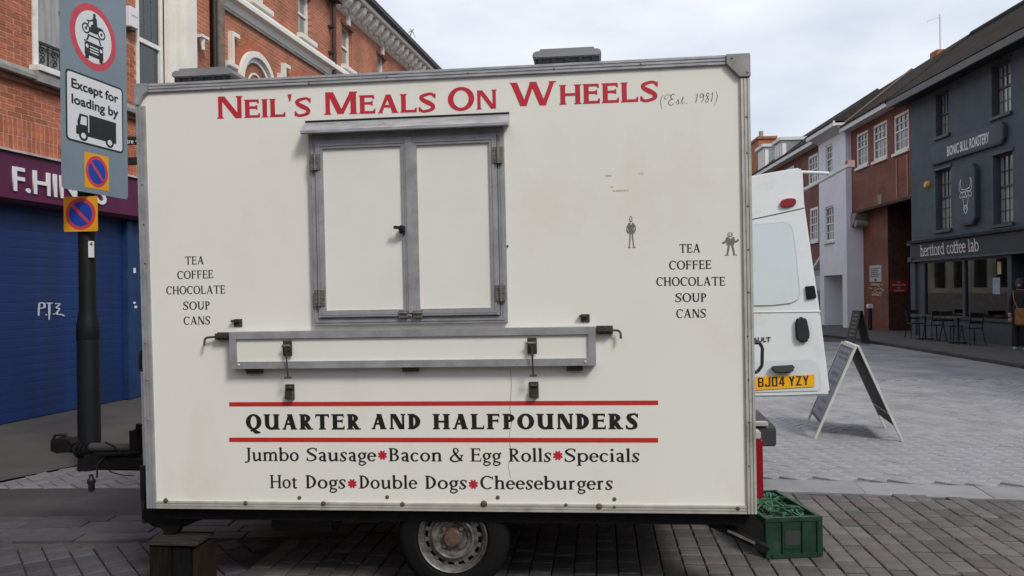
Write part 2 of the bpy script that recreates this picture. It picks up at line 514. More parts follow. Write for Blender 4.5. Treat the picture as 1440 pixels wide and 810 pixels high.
def glyph(ch, p):
    """serif letter, cap height 1; returns (polygons, width)"""
    S, T, L, h = p['S'], p['T'], p['L'], p['h']
    W = p.get('W', 1.0); X = p.get('X', 0.66); asc = p.get('asc', 1.02)
    def st(x, y0=0.0, y1=1.0, b=1, t=1, lt=None):
        o = rc(x - S / 2, x + S / 2, y0, y1)
        if b: o += rc(x - S / 2 - L, x + S / 2 + L, y0, y0 + h)
        if t == 1: o += rc(x - S / 2 - L, x + S / 2 + L, y1 - h, y1)
        if t == 2: o += [[(x - S / 2 - L, y1 - h * 1.6), (x, y1 - h * 1.6), (x, y1), (x - S / 2, y1)]]
        return o
    def tick(x, y, d, s=1):   # vertical serif at the end of an arm; d up/down
        return [[(x - T * 1.1 * s, y), (x, y), (x + .015 * s, y + d), (x - T * .35 * s, y + d)]]
    o = []
    m = S / 2 + L
    if ch == 'I': w = 2 * m; o = st(m)
    elif ch in 'EFL':
        w = m + .50 * W; x = m; r = x + S / 2 + .36 * W
        o = st(x)
        if ch in 'EF':
            o += rc(x, r, 1 - T, 1) + tick(r, 1, -.22) + rc(x, r - .08 * W, .49, .49 + T) + tick(r - .06 * W, .49 + T / 2, .12) + tick(r - .06 * W, .49 + T / 2, -.12)
        if ch in 'EL': o += rc(x, r + .04, 0, T) + tick(r + .04, 0, .25)
        w = r + .06
    elif ch == 'T':
        w = .74 * W + .06; x = w / 2
        o = st(x, t=0) + rc(.02, w - .02, 1 - T, 1) + tick(w - .02, 1, -.24) + tick(.02, 1, -.24, -1)
    elif ch == 'H':
        x2 = m + .54 * W; w = x2 + m; o = st(m) + st(x2) + rc(m, x2, .5 - T / 2, .5 + T / 2)
    elif ch == 'N':
        ts = T * 1.15; x1 = L + ts / 2 + .03; x2 = x1 + .62 * W; w = x2 + ts / 2 + L
        o = rc(x1 - ts / 2, x1 + ts / 2, 0, 1) + rc(x2 - ts / 2, x2 + ts / 2, 0, 1)
        o += sl(x1 - ts / 2 + S * .6, 1, x2 + ts / 2 - S * .55, 0, S * 1.15)
        o += rc(x1 - L - ts / 2, x1 + L + ts / 2, 0, h) + rc(x2 - L - ts / 2, x2 + L + ts / 2, 1 - h, 1) + rc(x1 - L, x1 + S * .3, 1 - h, 1)
    elif ch == 'M':
        ts = T * 1.2; x1 = L + ts / 2 + .02; x2 = x1 + .80 * W; w = x2 + m; mx = (x1 + x2) / 2
        o = rc(x1 - ts / 2, x1 + ts / 2, 0, 1) + st(x2) + sl(x1 + S * .45, 1, mx, 0.02, S * 1.1) + sl(x2 - ts * .2, 1, mx + .02, 0.02, ts)
        o += rc(x1 - L - ts / 2, x1 + L + ts / 2, 0, h) + rc(x1 - L, x1 + S * .5, 1 - h, 1)
    elif ch == 'A':
        bw = .70 * W; x1 = L + .02; x2 = x1 + bw; w = x2 + L + .02; ax = (x1 + x2) / 2
        o = sl(x1 + T / 2, 0, ax, 1, T * 1.15) + sl(x2 - S * .45, 0, ax + .01, 1, S * 1.12)
        o += rc(x1 + .12 * W, x2 - .14 * W, .30, .30 + T)
        o += rc(x1 - L * .9, x1 + T + L * .9, 0, h) + rc(x2 - S - L * .6, x2 + L, 0, h)
    elif ch == 'W':
        bw = .58 * W; x0 = L + S / 2; w = x0 + 2 * bw + L + T
        o = sl(x0, 1, x0 + bw / 2, 0, S * 1.12) + sl(x0 + bw - S * .1, 1, x0 + bw / 2 + .02, 0, T * 1.15)
        o += sl(x0 + bw, 1, x0 + bw * 1.5, 0, S * 1.12) + sl(x0 + bw * 2, 1, x0 + bw * 1.5 + .02, 0, T * 1.15)
        for q in (x0, x0 + bw, x0 + 2 * bw): o += rc(q - L - S / 2 * .8, q + L + S / 2 * .8, 1 - h, 1)
    elif ch in 'OQ':
        w = .86 * W + .04; o = ring(w / 2, .5, w / 2, .52, S * 1.08, T * 1.05)
        if ch == 'Q': o += ribbon([(w * .30, -.10, T), (w * .45, -.02, S * .55), (w * .62, -.14, S * .85), (w * .92, -.20, T * .6)])
    elif ch == 'C':
        w = .74 * W + .04; r = w / 2 + .03
        o = ring(r, .5, r, .52, S * 1.08, T * 1.1, 48, 312) + [[(r + r * .60, .80), (r + r * .86, .70), (r + r * .80, .98), (r + r * .66, .92)]]
    elif ch == 'G':
        w = .8 * W; r = w / 2; o = ring(r, .5, r, .52, S, T, 45, 330) + st(w - S / 2, 0.05, .45, 0, 1)
    elif ch == 'D':
        x = m; o = st(x); rx = .50 * W; w = x + rx + .02
        o += ring(x, .5, rx, .5, S * 1.1, T, -90, 90)
    elif ch in 'PRB':
        x = m; o = st(x); rx = .38 * W; lo = .46 if ch != 'B' else .50
        rr = (1 - lo) / 2
        o += rc(x, x + rx * .35, 1 - T, 1) + rc(x, x + rx * .35, lo, lo + T) + ring(x + rx * .3, lo + rr, rx * .75 + S * .15, rr, S, T, -90, 90)
        w = x + rx + .08
        if ch == 'R':
            o += sl(x + rx * .30, lo + T * .6, x + rx + .02, 0, S * 1.05) + rc(x + rx - S * .4, x + rx + S * .5 + L, 0, h)
            w = x + rx + S * .5 + L
        if ch == 'B':
            o += rc(x, x + rx * .4, 0, T) + ring(x + rx * .4, lo / 2 + T / 2, rx * .8 + S * .1, lo / 2 + T / 2, S, T, -90, 90); w += .05
    elif ch == 'U':
        x1 = m; x2 = x1 + .52 * W; w = x2 + m
        ts = S if p.get('boldU') else T * 1.3
        o = rc(x1 - S / 2, x1 + S / 2, .36, 1) + rc(x1 - S / 2 - L, x1 + S / 2 + L, 1 - h, 1) + rc(x2 - ts / 2, x2 + ts / 2, .0 if p.get('boldU') else .34, 1) + rc(x2 - ts / 2 - L, x2 + ts / 2 + L, 1 - h, 1)
        cx = (x1 - S / 2 + x2 + ts / 2) / 2
        o += ring(cx, .38, cx - x1 + S / 2, .40, S * 1.0, T * 1.3, 180, 360)
        if p.get('boldU'): o += rc(x2, x2 + S / 2 + L, 0, h)
    elif ch == 'S':
        w = .62 * W + .04; a = .04; b = w - .04; c = w / 2
        o = ribbon([(b - .02, .80, T * .8), (b - .12 * W, .955, T), (c, 1 - T / 2 + .01, T * 1.1), (a + S * .55, .84, S * .85), (a + S * .62, .68, S * .95), (c, .52, S * 1.15),
                    (b - S * .60, .36, S * .95), (b - S * .55, .17, S * .85), (c, T / 2 - .01, T * 1.1), (a + .10 * W, .05, T), (a, .22, T * .8)])
        o += [[(b - .03, .72), (b + .02, .72), (b + .03, 1.0), (b - .04, .96)]] + [[(a - .03, 0), (a + .04, .04), (a + .03, .28), (a - .02, .28)]]
    elif ch == 'J':
        x = .30 * W; w = x + m; o = st(x, .12, 1, 0, 1) + ribbon([(x, .2, S), (x - .02, .02, S * .9), (x - .14 * W, -.10, T * 1.1), (x - .26 * W, -.06, S * .9)])
    elif ch == "'": w = .22; o = [[(.03, 1.0), (.09, .68), (.13, .68), (.19, 1.0)]]
    elif ch == '&':
        w = .80; o = ribbon([(.76, .44, T), (.66, .18, T * 1.2), (.46, .02, T * 1.2), (.26, .0, T * 1.4), (.09, .10, S * .8), (.07, .26, S * .9), (.22, .46, T * 1.2), (.44, .64, T), (.52, .82, S * .6), (.42, .98, T), (.28, .95, S * .6), (.25, .80, S * .8), (.36, .55, S), (.58, .22, S), (.76, .03, S * .8)]) + rc(.62, .84, .44, .44 + h)
    elif ch == 'Y':
        w = .8; o = sl(.15, 1, .4, .45, S) + sl(.65, 1, .4, .45, T * 1.2) + st(.4, 0, .5, 1, 0)
    # lower case
    elif ch == 'o': w = .60 * W; o = ring(w / 2, X / 2, w / 2, X / 2 + .02, S, T * 1.1)
    elif ch in 'ceg':
        w = .52 * W; r = w / 2
        if ch == 'c': o = ring(r + .02, X / 2, r + .02, X / 2 + .02, S, T * 1.1, 50, 318) + [[(r + .10, X * .80), (r + .24, X * .72), (r + .2, X * .95), (r + .12, X * .97)]]
        if ch == 'e': o = ring(r + .01, X / 2, r + .02, X / 2 + .02, S, T * 1.1, 2, 322) + rc(S * .6, w - T * .1, X * .50, X * .50 + T * .9)
        if ch == 'g':
            o = ring(r, X * .62, r * .92, X * .40, S * .95, T * 1.1) + ribbon([(r * .7, X * .26, T), (r * .45, X * .10, T * 1.3), (r * .9, -.02, S * .75), (r * 1.55, -.05, S * .7), (r * 1.75, -.18, S * .6), (r, -.30, T * 1.2), (r * .35, -.22, S * .55), (r * .45, -.08, T), (r * .9, -.01, T)])
            o += ribbon([(r * 1.6, X * .86, T), (r * 2.1, X * .98, T * 1.6)])
    elif ch in 'bdpqh':
        w0 = .60 * W
        if ch in 'bp':
            x = S / 2 + L * .8; o = ring(x + .22 * W, X / 2, .25 * W + S * .4, X / 2 + .015, S, T * 1.1)
            o += st(x, 0 if ch == 'b' else -.30, asc if ch == 'b' else X, 0 if ch == 'b' else 1, 2); w = x + .47 * W + S * .4
        elif ch == 'd':
            r = .25 * W + S * .4; o = ring(r, X / 2, r, X / 2 + .015, S, T * 1.1); x = r + .22 * W; o += st(x, 0, asc, 0, 2) + rc(x, x + S / 2 + L, 0, h); w = x + m
        else:
            x = S / 2 + L; x2 = x + .36 * W; o = st(x, 0, asc, 1, 2) + st(x2, 0, X * .62, 1, 0) + ribbon([(x, X * .66, T), (x + .12 * W, X * .93, T * 1.5), (x2 - .03, X * .90, S * .8), (x2, X * .58, S)]); w = x2 + m
    elif ch in 'nmur':
        x = S / 2 + L
        if ch == 'u':
            x2 = x + .38 * W; o = rc(x - S / 2, x + S / 2, X * .35, X) + rc(x - S / 2 - L, x, X - h, X) + st(x2, 0, X, 0, 2) + rc(x2, x2 + S / 2 + L, 0, h)
            o += ribbon([(x, X * .40, S), (x + .04, X * .10, S * .9), (x + .16 * W, T * .5, T * 1.5), (x2, X * .30, T)]); w = x2 + m
        else:
            o = st(x, 0, X, 1, 2); xs = x; w = x + m
            for k in range({'n': 1, 'm': 2, 'r': 0}[ch]):
                x2 = xs + .36 * W; o += st(x2, 0, X * .62, 1, 0) + ribbon([(xs, X * .62, T), (xs + .12 * W, X * .93, T * 1.5), (x2 - .03, X * .90, S * .8), (x2, X * .58, S)]); xs = x2; w = x2 + m
            if ch == 'r': o += ribbon([(x, X * .62, T), (x + .12, X * .93, T * 1.4), (x + .25, X * .90, S * .9)]); w = x + .30
    elif ch in 'li':
        x = S / 2 + L; w = 2 * x; o = st(x, 0, asc if ch == 'l' else X, 1, 2)
        if ch == 'i': o += ring(x, X + .24, S * .62, S * .62, S * .6, S * .6, n=10)
    elif ch == 't':
        x = S / 2 + .10; w = x + .24; o = rc(x - S / 2, x + S / 2, .12, X + .10) + rc(x - .16, x + .20, X - h * 1.3, X) + ribbon([(x, .16, S), (x + .04, .03, S * .8), (x + .22, .05, T)]) + [[(x - .14, X - .02), (x, X - .02), (x + S / 2, X + .2), (x, X + .12)]]
    elif ch == 'f':
        x = S / 2 + .10; w = x + .22; o = st(x, 0, .80, 1, 0) + rc(x - .16, x + .20, X - h * 1.3, X) + ribbon([(x, .76, S), (x + .03, .93, S * .9), (x + .14, 1.02, T * 1.4), (x + .26, .96, S * .9)])
    elif ch == 's':
        w = .44 * W; a = .03; b = w - .02; c = w / 2
        o = ribbon([(b - .02, X * .78, T), (b - .08, X * .96, T), (c, X, T * 1.1), (a + S * .5, X * .82, S * .8), (c - .02, X * .54, S * 1.05), (b - S * .5, X * .25, S * .85), (c, .01, T * 1.1), (a + .06, .04, T), (a, X * .28, T)])
        o += [[(b - .03, X * .68), (b, X * .68), (b + .02, X), (b - .04, X)], [(a - .03, 0), (a + .03, 0), (a + .02, X * .32), (a - .01, X * .32)]]
    elif ch == 'a':
        w = .50 * W; x = w - S / 2 - .05
        o = rc(x - S / 2, x + S / 2, .08, X * .66) + ribbon([(x, X * .60, S), (x - .02, X * .88, S * .9), (x - .16, X * .98, T * 1.3), (x - .32 * W, X * .84, S * .8)])
        o += ring(x - .13 * W, X * .29, .20 * W, X * .31, S * .9, T * 1.1, 40, 330) + ribbon([(x, .14, S), (x + .03, .02, S * .8), (x + .13, .03, T)]); w = x + .14
    elif ch == '.': w = .2; o = rc(.04, .16, 0, .12)
    else: w = .3
    return o, w

def union_mesh(polys):
    vs = []; fs = []
    for p in polys:
        a = sum(p[i][0] * p[(i + 1) % len(p)][1] - p[(i + 1) % len(p)][0] * p[i][1] for i in range(len(p)))
        if abs(a) < 1e-9: continue
        if a < 0: p = p[::-1]
        i = len(vs); vs += [Vector(q) for q in p]; fs.append(list(range(i, i + len(p))))
    r = delaunay_2d_cdt(vs, [], fs, 0, 1e-5, True)
    V = r[0]
    bbs = [(min(q[0] for q in p), max(q[0] for q in p), min(q[1] for q in p), max(q[1] for q in p), p) for p in polys]
    def inside(x, y):
        for a, b, c, d, p in bbs:
            if a <= x <= b and c <= y <= d:
                w = False; j = len(p) - 1
                for i in range(len(p)):
                    if (p[i][1] > y) != (p[j][1] > y) and x < (p[j][0] - p[i][0]) * (y - p[i][1]) / (p[j][1] - p[i][1]) + p[i][0]: w = not w
                    j = i
                if w: return True
        return False
    return [tuple(v) for v in V], [f for f in r[2] if inside(sum(V[i][0] for i in f) / len(f), sum(V[i][1] for i in f) / len(f))]

GC = {}
def word_polys(txt, p, key, small=None, space=.34, track=.06):
    """returns (verts, faces) in cap-height units and width"""
    V = []; Fc = []; x = 0
    for k, ch in enumerate(txt):
        if ch == ' ': x += space; continue
        s = 1.0
        if small and ch.isalpha() and ch.islower(): s = small; c = ch.upper()
        else: c = ch
        kk = (key, c)
        if kk not in GC:
            o, w = glyph(c, p); GC[kk] = (*union_mesh(o), w)
        v, f, w = GC[kk]
        i = len(V)
        dx = 0
        V += [(x + a * s, b * s) for a, b in v]; Fc += [tuple(i + q for q in t) for t in f]
        x += w * s + track
    return V, Fc, x - track

def put_text(V, Fc, width, bl, br, h, m, parent, name='lettering', y=-0.0015, label=None, italic=0.0, skew_h=None):
    """lay a word between local baseline points bl=(x,z), br=(x,z) with height h (h2 at the right end)"""
    h2 = skew_h or h
    mb = MB()
    for a, b in V:
        t = (a + italic * b) / width
        hh = h + (h2 - h) * t
        mb.v.append((bl[0] + (br[0] - bl[0]) * t, y, bl[1] + (br[1] - bl[1]) * t + b * hh))
    mb.f = [tuple(f) for f in Fc]
    o = mb.build(name, m, parent, fix=False)
    if label: o['label'] = label
    return o

def sans(txt, bl, br, h, m, parent, name='lettering', y=-0.002, bold=0.0, thick=0.0, label=None):
    """built-in sans letters fitted between bl and br with cap height h"""
    cu = bpy.data.curves.new('sans', 'FONT'); cu.body = txt; cu.offset = bold; cu.resolution_u = 3
    if thick: cu.extrude = 0.5
    ob = bpy.data.objects.new('sans', cu); COL.objects.link(ob)
    bpy.context.view_layer.update()
    dg = bpy.context.evaluated_depsgraph_get()
    me = bpy.data.meshes.new_from_object(ob.evaluated_get(dg))
    bpy.data.objects.remove(ob); bpy.data.curves.remove(cu)
    xs = [v.co.x for v in me.vertices]; x0, x1 = min(xs), max(xs)
    CAP = 0.729
    for v in me.vertices:
        t = (v.co.x - x0) / (x1 - x0); zz = v.co.y / CAP * h
        yy = y - (v.co.z + 0.5) * thick if thick else y
        v.co = (bl[0] + (br[0] - bl[0]) * t, yy, bl[1] + (br[1] - bl[1]) * t + zz)
    me.name = name; me.materials.clear(); me.materials.append(m)
    o = link(bpy.data.objects.new(name, me), parent)
    if label: o['label'] = label
    return o

def flat_polys(polys, m, parent, name, y=-0.002, fn=None, label=None):
    V, Fc = union_mesh(polys)
    mb = MB(); fn = fn or (lambda a, b: (a, b))
    for a, b in V:
        p = fn(a, b); mb.v.append((p[0], y, p[1]))
    mb.f = [tuple(f) for f in Fc]
    o = mb.build(name, m, parent, fix=False)
    if label: o['label'] = label
    return o

exec_parts = []

# ================================================================== GROUND
def sheet(name, poly, z, m, parent=None, kind='structure'):
    mb = MB(); mb.v = [(x, y, z) for x, y in poly]; mb.f = [tuple(range(len(poly)))]
    o = mb.build(name, m, parent, fix=False)
    if kind and parent is None: o['kind'] = kind
    return o

M_ground = brick_mat('grey_town_ground', (0.11, 0.108, 0.112), (0.09, 0.088, 0.092), (0.05, 0.05, 0.05), 'xy', 0.2, 0.1, 0.006, rot=radians(45), bump=0.2)
M_street = brick_mat('pale_street_paving', (0.265, 0.26, 0.275), (0.225, 0.22, 0.235), (0.165, 0.16, 0.17), 'xy', 0.2, 0.1, 0.008, rot=radians(45), bump=0.4, rough=0.7)
M_leftmid = brick_mat('dark_left_paving', (0.050, 0.047, 0.048), (0.042, 0.040, 0.041), (0.032, 0.030, 0.030), 'xy', 0.30, 0.09, 0.004, rot=radians(-3), bump=0.25)
M_footway = mat('dark_brown_footway', (0.062, 0.054, 0.051), 0.85, var=0.14, scale=2.2, bump=0.25, bscale=90)
M_rightpav = mat('right_pavement', (0.072, 0.064, 0.060), 0.85, var=0.2, scale=1.6, bump=0.2, bscale=40)
M_asphalt = mat('dark_asphalt', (0.045, 0.043, 0.045), 0.85, var=0.2, scale=8, bump=0.3, bscale=120)

sheet('ground', [(-900, -600), (900, -600), (900, 1500), (-900, 1500)], -0.03, M_ground)
joint = sheet('joint_bed', [(-12, -6), (14, -6), (14, 13.6), (-12, 13.6)], 0.0, M_joint)
lineA = lambda x: 6.17 - 0.19 * (x - 2.0) if x > 1.2 else 6.32
lineB = lambda x: lineA(x) + 0.40
street = sheet('street_paving', [(-12, 13.5), (9.85, 13.5), (9.89, 15.14), (10.2, 19.4), (10.38, 22.0), (10.0, 23.45), (8.6, 23.6), (4, 24.2), (-4, 60), (-12, 60)], 0.017, M_street)
sheet('asphalt_patch', [(10.38, 22.0), (10.57, 24.27), (10.3, 26.3), (8.5, 27.4), (4, 28.5), (2, 60), (-4, 60), (4, 24.2), (8.6, 23.6), (10.0, 23.45)], 0.012, M_asphalt)
KL = [(9.5, -6), (9.82, 13.5), (9.89, 15.14), (10.2, 19.4), (10.38, 22.0), (10.57, 24.27), (10.3, 26.3), (8.5, 27.4), (4, 28.5), (2, 60)]
sheet('right_pavement', [(x + .13, y) for x, y in KL] + [(40, 60), (40, -6)], 0.085, M_rightpav)
kb = MB()
for (ax, ay), (bx, by) in zip(KL, KL[1:]):
    d = Vector((bx - ax, by - ay)); n = max(1, int(d.length / 0.92)); q = Vector((d.y, -d.x)).normalized() * 0.14
    for i in range(n):
        a = Vector((ax, ay)) + d * (i / n) + d.normalized() * .004; b = Vector((ax, ay)) + d * ((i + 1) / n) - d.normalized() * .004
        kb.hexa([(a.x, a.y, -.02), (a.x + q.x, a.y + q.y, -.02), (b.x + q.x, b.y + q.y, -.02), (b.x, b.y, -.02),
                 (a.x, a.y, .09), (a.x + q.x, a.y + q.y, .09), (b.x + q.x, b.y + q.y, .09), (b.x, b.y, .09)])
k = kb.build('kerb', mat('dark_kerb_stone', (0.05, 0.047, 0.047), 0.8, var=0.25, scale=4)); k['kind'] = 'structure'

fw = sheet('left_footway', [(-12, -3.5), (-7.2, 1.0), (-4.60, 6.50), (-4.455, 6.777), (-4.085, 7.455), (-3.3, 8.7), (-1.2, 12.5), (1.5, 20), (9, 60), (-12, 60)], 0.022, M_footway)
lm = sheet('left_channel_paving', [(-8.5, 5.72), (-1.5, 5.66), (-1.5, 6.46), (-8.5, 6.56)], 0.018, M_leftmid)

def block_mesh(name, w, l, h=0.022, c=0.005):
    mb = MB()
    a, b = w / 2, l / 2
    mb.v = [(-a, -b, 0), (a, -b, 0), (a, b, 0), (-a, b, 0), (-a, -b, h - c), (a, -b, h - c), (a, b, h - c), (-a, b, h - c),
            (-a + c, -b + c, h), (a - c, -b + c, h), (a - c, b - c, h), (-a + c, b - c, h)]
    mb.f = [(0, 1, 5, 4), (1, 2, 6, 5), (2, 3, 7, 6), (3, 0, 4, 7), (4, 5, 9, 8), (5, 6, 10, 9), (6, 7, 11, 10), (7, 4, 8, 11), (8, 9, 10, 11)]
    return mb

class Blocks:
    """pieces laid on a ground part: the ones that show largest become objects, the others one joined part"""
    def __init__(s): s.items = []
    def add(s, x, y, ang, w, l, m): s.items.append((x, y, ang, w, l, m))
    def lay(s, parent, name, limit, joined_name, score=None):
        cache = {}
        key = score or (lambda it: it[1])
        its = sorted(s.items, key=key)
        def vis(it):
            x, y = it[0], it[1]
            if y < 2: return False
            v = V0 + FPX * HC / y; u = 720 + FPX * x / y
            return -20 < u < 1460 and v < 830
        near = [it for it in its if vis(it)][:limit]; ids = {id(i) for i in near}
        for x, y, ang, w, l, m in near:
            w, l = round(w, 3), round(l, 2)
            if (w, l, m.name) not in cache:
                me = bpy.data.meshes.new(name); mb = block_mesh(name, w, l)
                me.from_pydata(mb.v, [], mb.f); me.materials.append(m); cache[(w, l, m.name)] = me
            o = bpy.data.objects.new(name, cache[(w, l, m.name)])
            o.location = (x, y, random.uniform(-.003, .003)); o.rotation_euler = (random.gauss(0, .006), random.gauss(0, .006), ang)
            link(o, parent)
        bym = {}
        for it in its:
            if id(it) in ids: continue
            x, y, ang, w, l, m = it
            mb = bym.setdefault(m.name, (MB(), m))[0]; b = block_mesh('', w, l); i = len(mb.v); c, sn = cos(ang), sin(ang); dz = random.uniform(-.003, .003)
            mb.v += [(x + px * c - py * sn, y + px * sn + py * c, pz + dz) for px, py, pz in b.v]; mb.f += [tuple(i + q for q in f) for f in b.f]
        for mb, m in bym.values():
            o = mb.build(joined_name, m, parent, fix=False); o['kind'] = 'stuff'

# brown-grey setts, lower right and under the trailer
rnd = random.Random(3)
base_r = sheet('sett_paving', [(-1.5, 1.5), (7.5, 1.5), (7.5, lineA(7.5)), (1.2, lineA(1.21)), (1.2, 6.32), (-1.5, 6.32)], 0.004, M_joint)
B = Blocks(); th = math.atan2(.99, .11) - pi / 2; ux = Vector((cos(th), sin(th))); uy = Vector((-sin(th), cos(th)))
W_S = 0.125
for i in range(-30, 62):
    s = -1.0 + rnd.uniform(0, .2)
    while s < 5.5:
        l = rnd.choice([.15, .17, .19, .21, .23])
        p = Vector((0, 2.0)) + ux * (i * W_S) + uy * (s + l / 2)
        if -1.5 < p.x < 7.4 and 1.6 < p.y < lineA(p.x) - .06:
            B.add(p.x, p.y, th, W_S - .007, l - .020, M_sett_red if rnd.random() < .10 else M_sett_b)
        s += l
B.lay(base_r, 'sett', 300, 'joined_setts', score=lambda it: -1 if 1.5 < it[0] else (abs(it[1] - 4.6) + (0 if it[0] > .8 else 3)))

# blue-grey setts, lower left, laid on the diagonal
base_l = sheet('diagonal_sett_paving', [(-8.5, 1.5), (-1.505, 1.5), (-1.505, 5.08), (-8.5, 5.16)], 0.004, M_joint)
B = Blocks(); th = radians(37); ux = Vector((cos(th), sin(th))); uy = Vector((-sin(th), cos(th)))
for i in range(-50, 50):
    s = -8 + rnd.uniform(0, .19)
    while s < 8:
        l = rnd.choice([.18, .19, .20])
        p = Vector((-3, 4)) + ux * (i * .128) + uy * (s + l / 2)
        if -5.5 < p.x < -1.6 and 3.2 < p.y < 5.02:
            B.add(p.x, p.y, th, .120, l - .014, M_sett_g)
        s += l
B.lay(base_l, 'sett', 200, 'joined_setts', score=lambda it: abs(it[1] - 4.7))
# long channel stones in front of them
B = Blocks()
for r, yy in enumerate((5.17, 5.31, 5.45, 5.59)):
    x = -8.4 + .2 * (r % 2)
    while x < -1.7:
        l = rnd.choice([.42, .5, .6]); B.add(x + l / 2, yy + .006, pi / 2, .134, l - .006, M_sett_g); x += l
chan = sheet('channel_bed', [(-8.5, 5.165), (-1.505, 5.085), (-1.505, 5.655), (-8.5, 5.715)], 0.004, M_joint)
B.lay(chan, 'channel_stone', 80, 'joined_channel_stones', score=lambda it: abs(it[0] + 3))

# pale flush band
M_band = mat('pale_band_stone', (0.245, 0.24, 0.248), 0.75, var=0.12, scale=4, island=0.06, bump=0.2)
band = sheet('band_bed', [(1.2, lineA(1.21) + .003), (9.4, lineA(9.4) + .003), (9.4, lineB(9.4) - .003), (1.2, lineB(1.21) - .003)], 0.004, M_joint)
B = Blocks(); x = 1.25
while x < 9.2:
    l = rnd.choice([.62, .7, .9]); xm = x + l / 2
    B.add(xm, (lineA(xm) + lineB(xm)) / 2, pi / 2 + math.atan(-.19), .388, l - .004, M_band); x += l * cos(math.atan(.19))
B.lay(band, 'band_slab', 60, 'joined_band_slabs')

# herringbone pavers beyond the band
M_pave2 = M_paver
def herring(B, test, ang=radians(45), w=.1, org=(0, 9), R=95):
    c, s = cos(ang), sin(ang)
    for i in range(-R, R):
        for j in range(-R, R):
            n = (i - j) % 4
            if n == 0: cx, cy, a = i + 1.0, j + .5, pi / 2
            elif n == 2: cx, cy, a = i + .5, j, 0
            else: continue
            x, y = org[0] + (cx * c - cy * s) * w, org[1] + (cx * s + cy * c) * w
            if test(x, y): B.add(x, y, ang + a, w - .005, 2 * w - .005, M_paver)
base_h = sheet('herringbone_paving', [(1.2, lineB(1.21) + .003), (9.55, lineB(9.4) + .003), (9.8, 13.52), (1.2, 13.52)], 0.004, M_jointp)
B = Blocks(); herring(B, lambda x, y: 1.25 < x < min(9.5, .72 * y + .3) and lineB(x) + .05 < y < 13.50, org=(5, 9.8), R=82)
B.lay(base_h, 'paver', 300, 'joined_pavers', score=lambda it: it[1] + (0 if it[0] > 2 else 5))
base_h2 = sheet('pale_corner_paving', [(-4.60, 6.55), (-1.5, 6.47), (-1.2, 12.4), (-3.3, 8.66), (-4.085, 7.42), (-4.44, 6.74)], 0.012, M_jointp)
B = Blocks()
M_paver_l = mat('pale_lilac_paver', (0.145, 0.14, 0.152), 0.75, var=0.12, scale=6, island=0.1, bump=0.2)
def fwx(y): return -4.44 + (y - 6.74) * (.355 / .68) if y < 7.42 else -4.085 + (y - 7.42) * .63
herring(B, lambda x, y: fwx(y) + .04 < x < -1.6 and 6.58 < y < 9.5, org=(-3, 8), R=30)
B.items = [(a, b, c_, d, e, M_paver_l) for a, b, c_, d, e, _ in B.items]
B.lay(base_h2, 'paver', 200, 'joined_pavers', score=lambda it: it[1])

# ================================================================== WINDOWS
def sash_window(parent, x0, x1, z0, z1, y, cols, rows, mf, mg, fw=.055, bar=.022, sill=None, msill=None, split=None, sill_out=.07, name='window', lab=None):
    """sash window in an opening whose glass sits at depth y; pane sub-parts one per sash"""
    mb = MB()
    mb.box(x0, x0 + fw, y - .04, y + .06, z0, z1).box(x1 - fw, x1, y - .04, y + .06, z0, z1)
    mb.box(x0 + fw, x1 - fw, y - .039, y + .06, z1 - fw, z1).box(x0 + fw, x1 - fw, y - .039, y + .06, z0, z0 + fw)
    zm = split if split else (z0 + z1) / 2
    mb.box(x0 + fw, x1 - fw, y - .034, y + .05, zm - .025, zm + .025)
    gx0, gx1 = x0 + fw, x1 - fw
    for (a, b, n, yy) in ((z0 + fw, zm - .025, rows[1], y - .006), (zm + .025, z1 - fw, rows[0], y - .022)):
        for k in range(1, cols):
            cx = gx0 + (gx1 - gx0) * k / cols
            mb.box(cx - bar / 2, cx + bar / 2, yy, y + .03, a, b)
        for k in range(1, n):
            cz = a + (b - a) * k / n
            mb.box(gx0, gx1, yy + .002, y + .031, cz - bar / 2, cz + bar / 2)
    w = mb.build(name, mf, parent)
    if lab: w['label'] = lab
    for a, b in ((z0 + fw, zm - .025), (zm + .025, z1 - fw)):
        MB().box(gx0, gx1, y + .008, y + .02, a, b).build('pane', mg, w)
    if sill:
        MB().box(x0 - .07, x1 + .07, -sill_out, y - .042, z0 - sill, z0 - .002).build('sill', msill or mf, w, bevel=.006)
    return w

# ================================================================== LEFT: BRICK SHOP BUILDING
Pl = (-6.42, 9.81); dl = Vector((.1845, .98283)).normalized()
LF, angL = street_frame(Pl, dl)
shop = empty('brick_shop_building', (Pl[0], Pl[1], 0), (0, 0, angL),
             'orange brick building with plum fascia and closed blue roller shutter behind the sign post', 'building')
# walls (mortar bed where bricks are laid singly)
H1 = 12.0; XN = -15.0
near_holes = [(.56, 2.10, 4.63, 7.4), (2.71, 3.46, 4.7, 8.0)]
wall_cells(XN, 4.76, 3.40, 5.60, [(.56, 2.10, 4.63, 5.6), (2.71, 3.46, 4.7, 5.6)], 0.0025, .3).build('wall', M_mortar, shop)
wall_cells(XN, 4.76, 5.60, H1, [(.56, 2.10, 5.6, 7.4), (2.71, 3.46, 5.6, 8.0)], 0.004, .3).build('wall', M_brick_far, shop)
MB().box(XN, 4.76, .302, 8, 0.02, H1).build('building_core', M_greystone, shop)
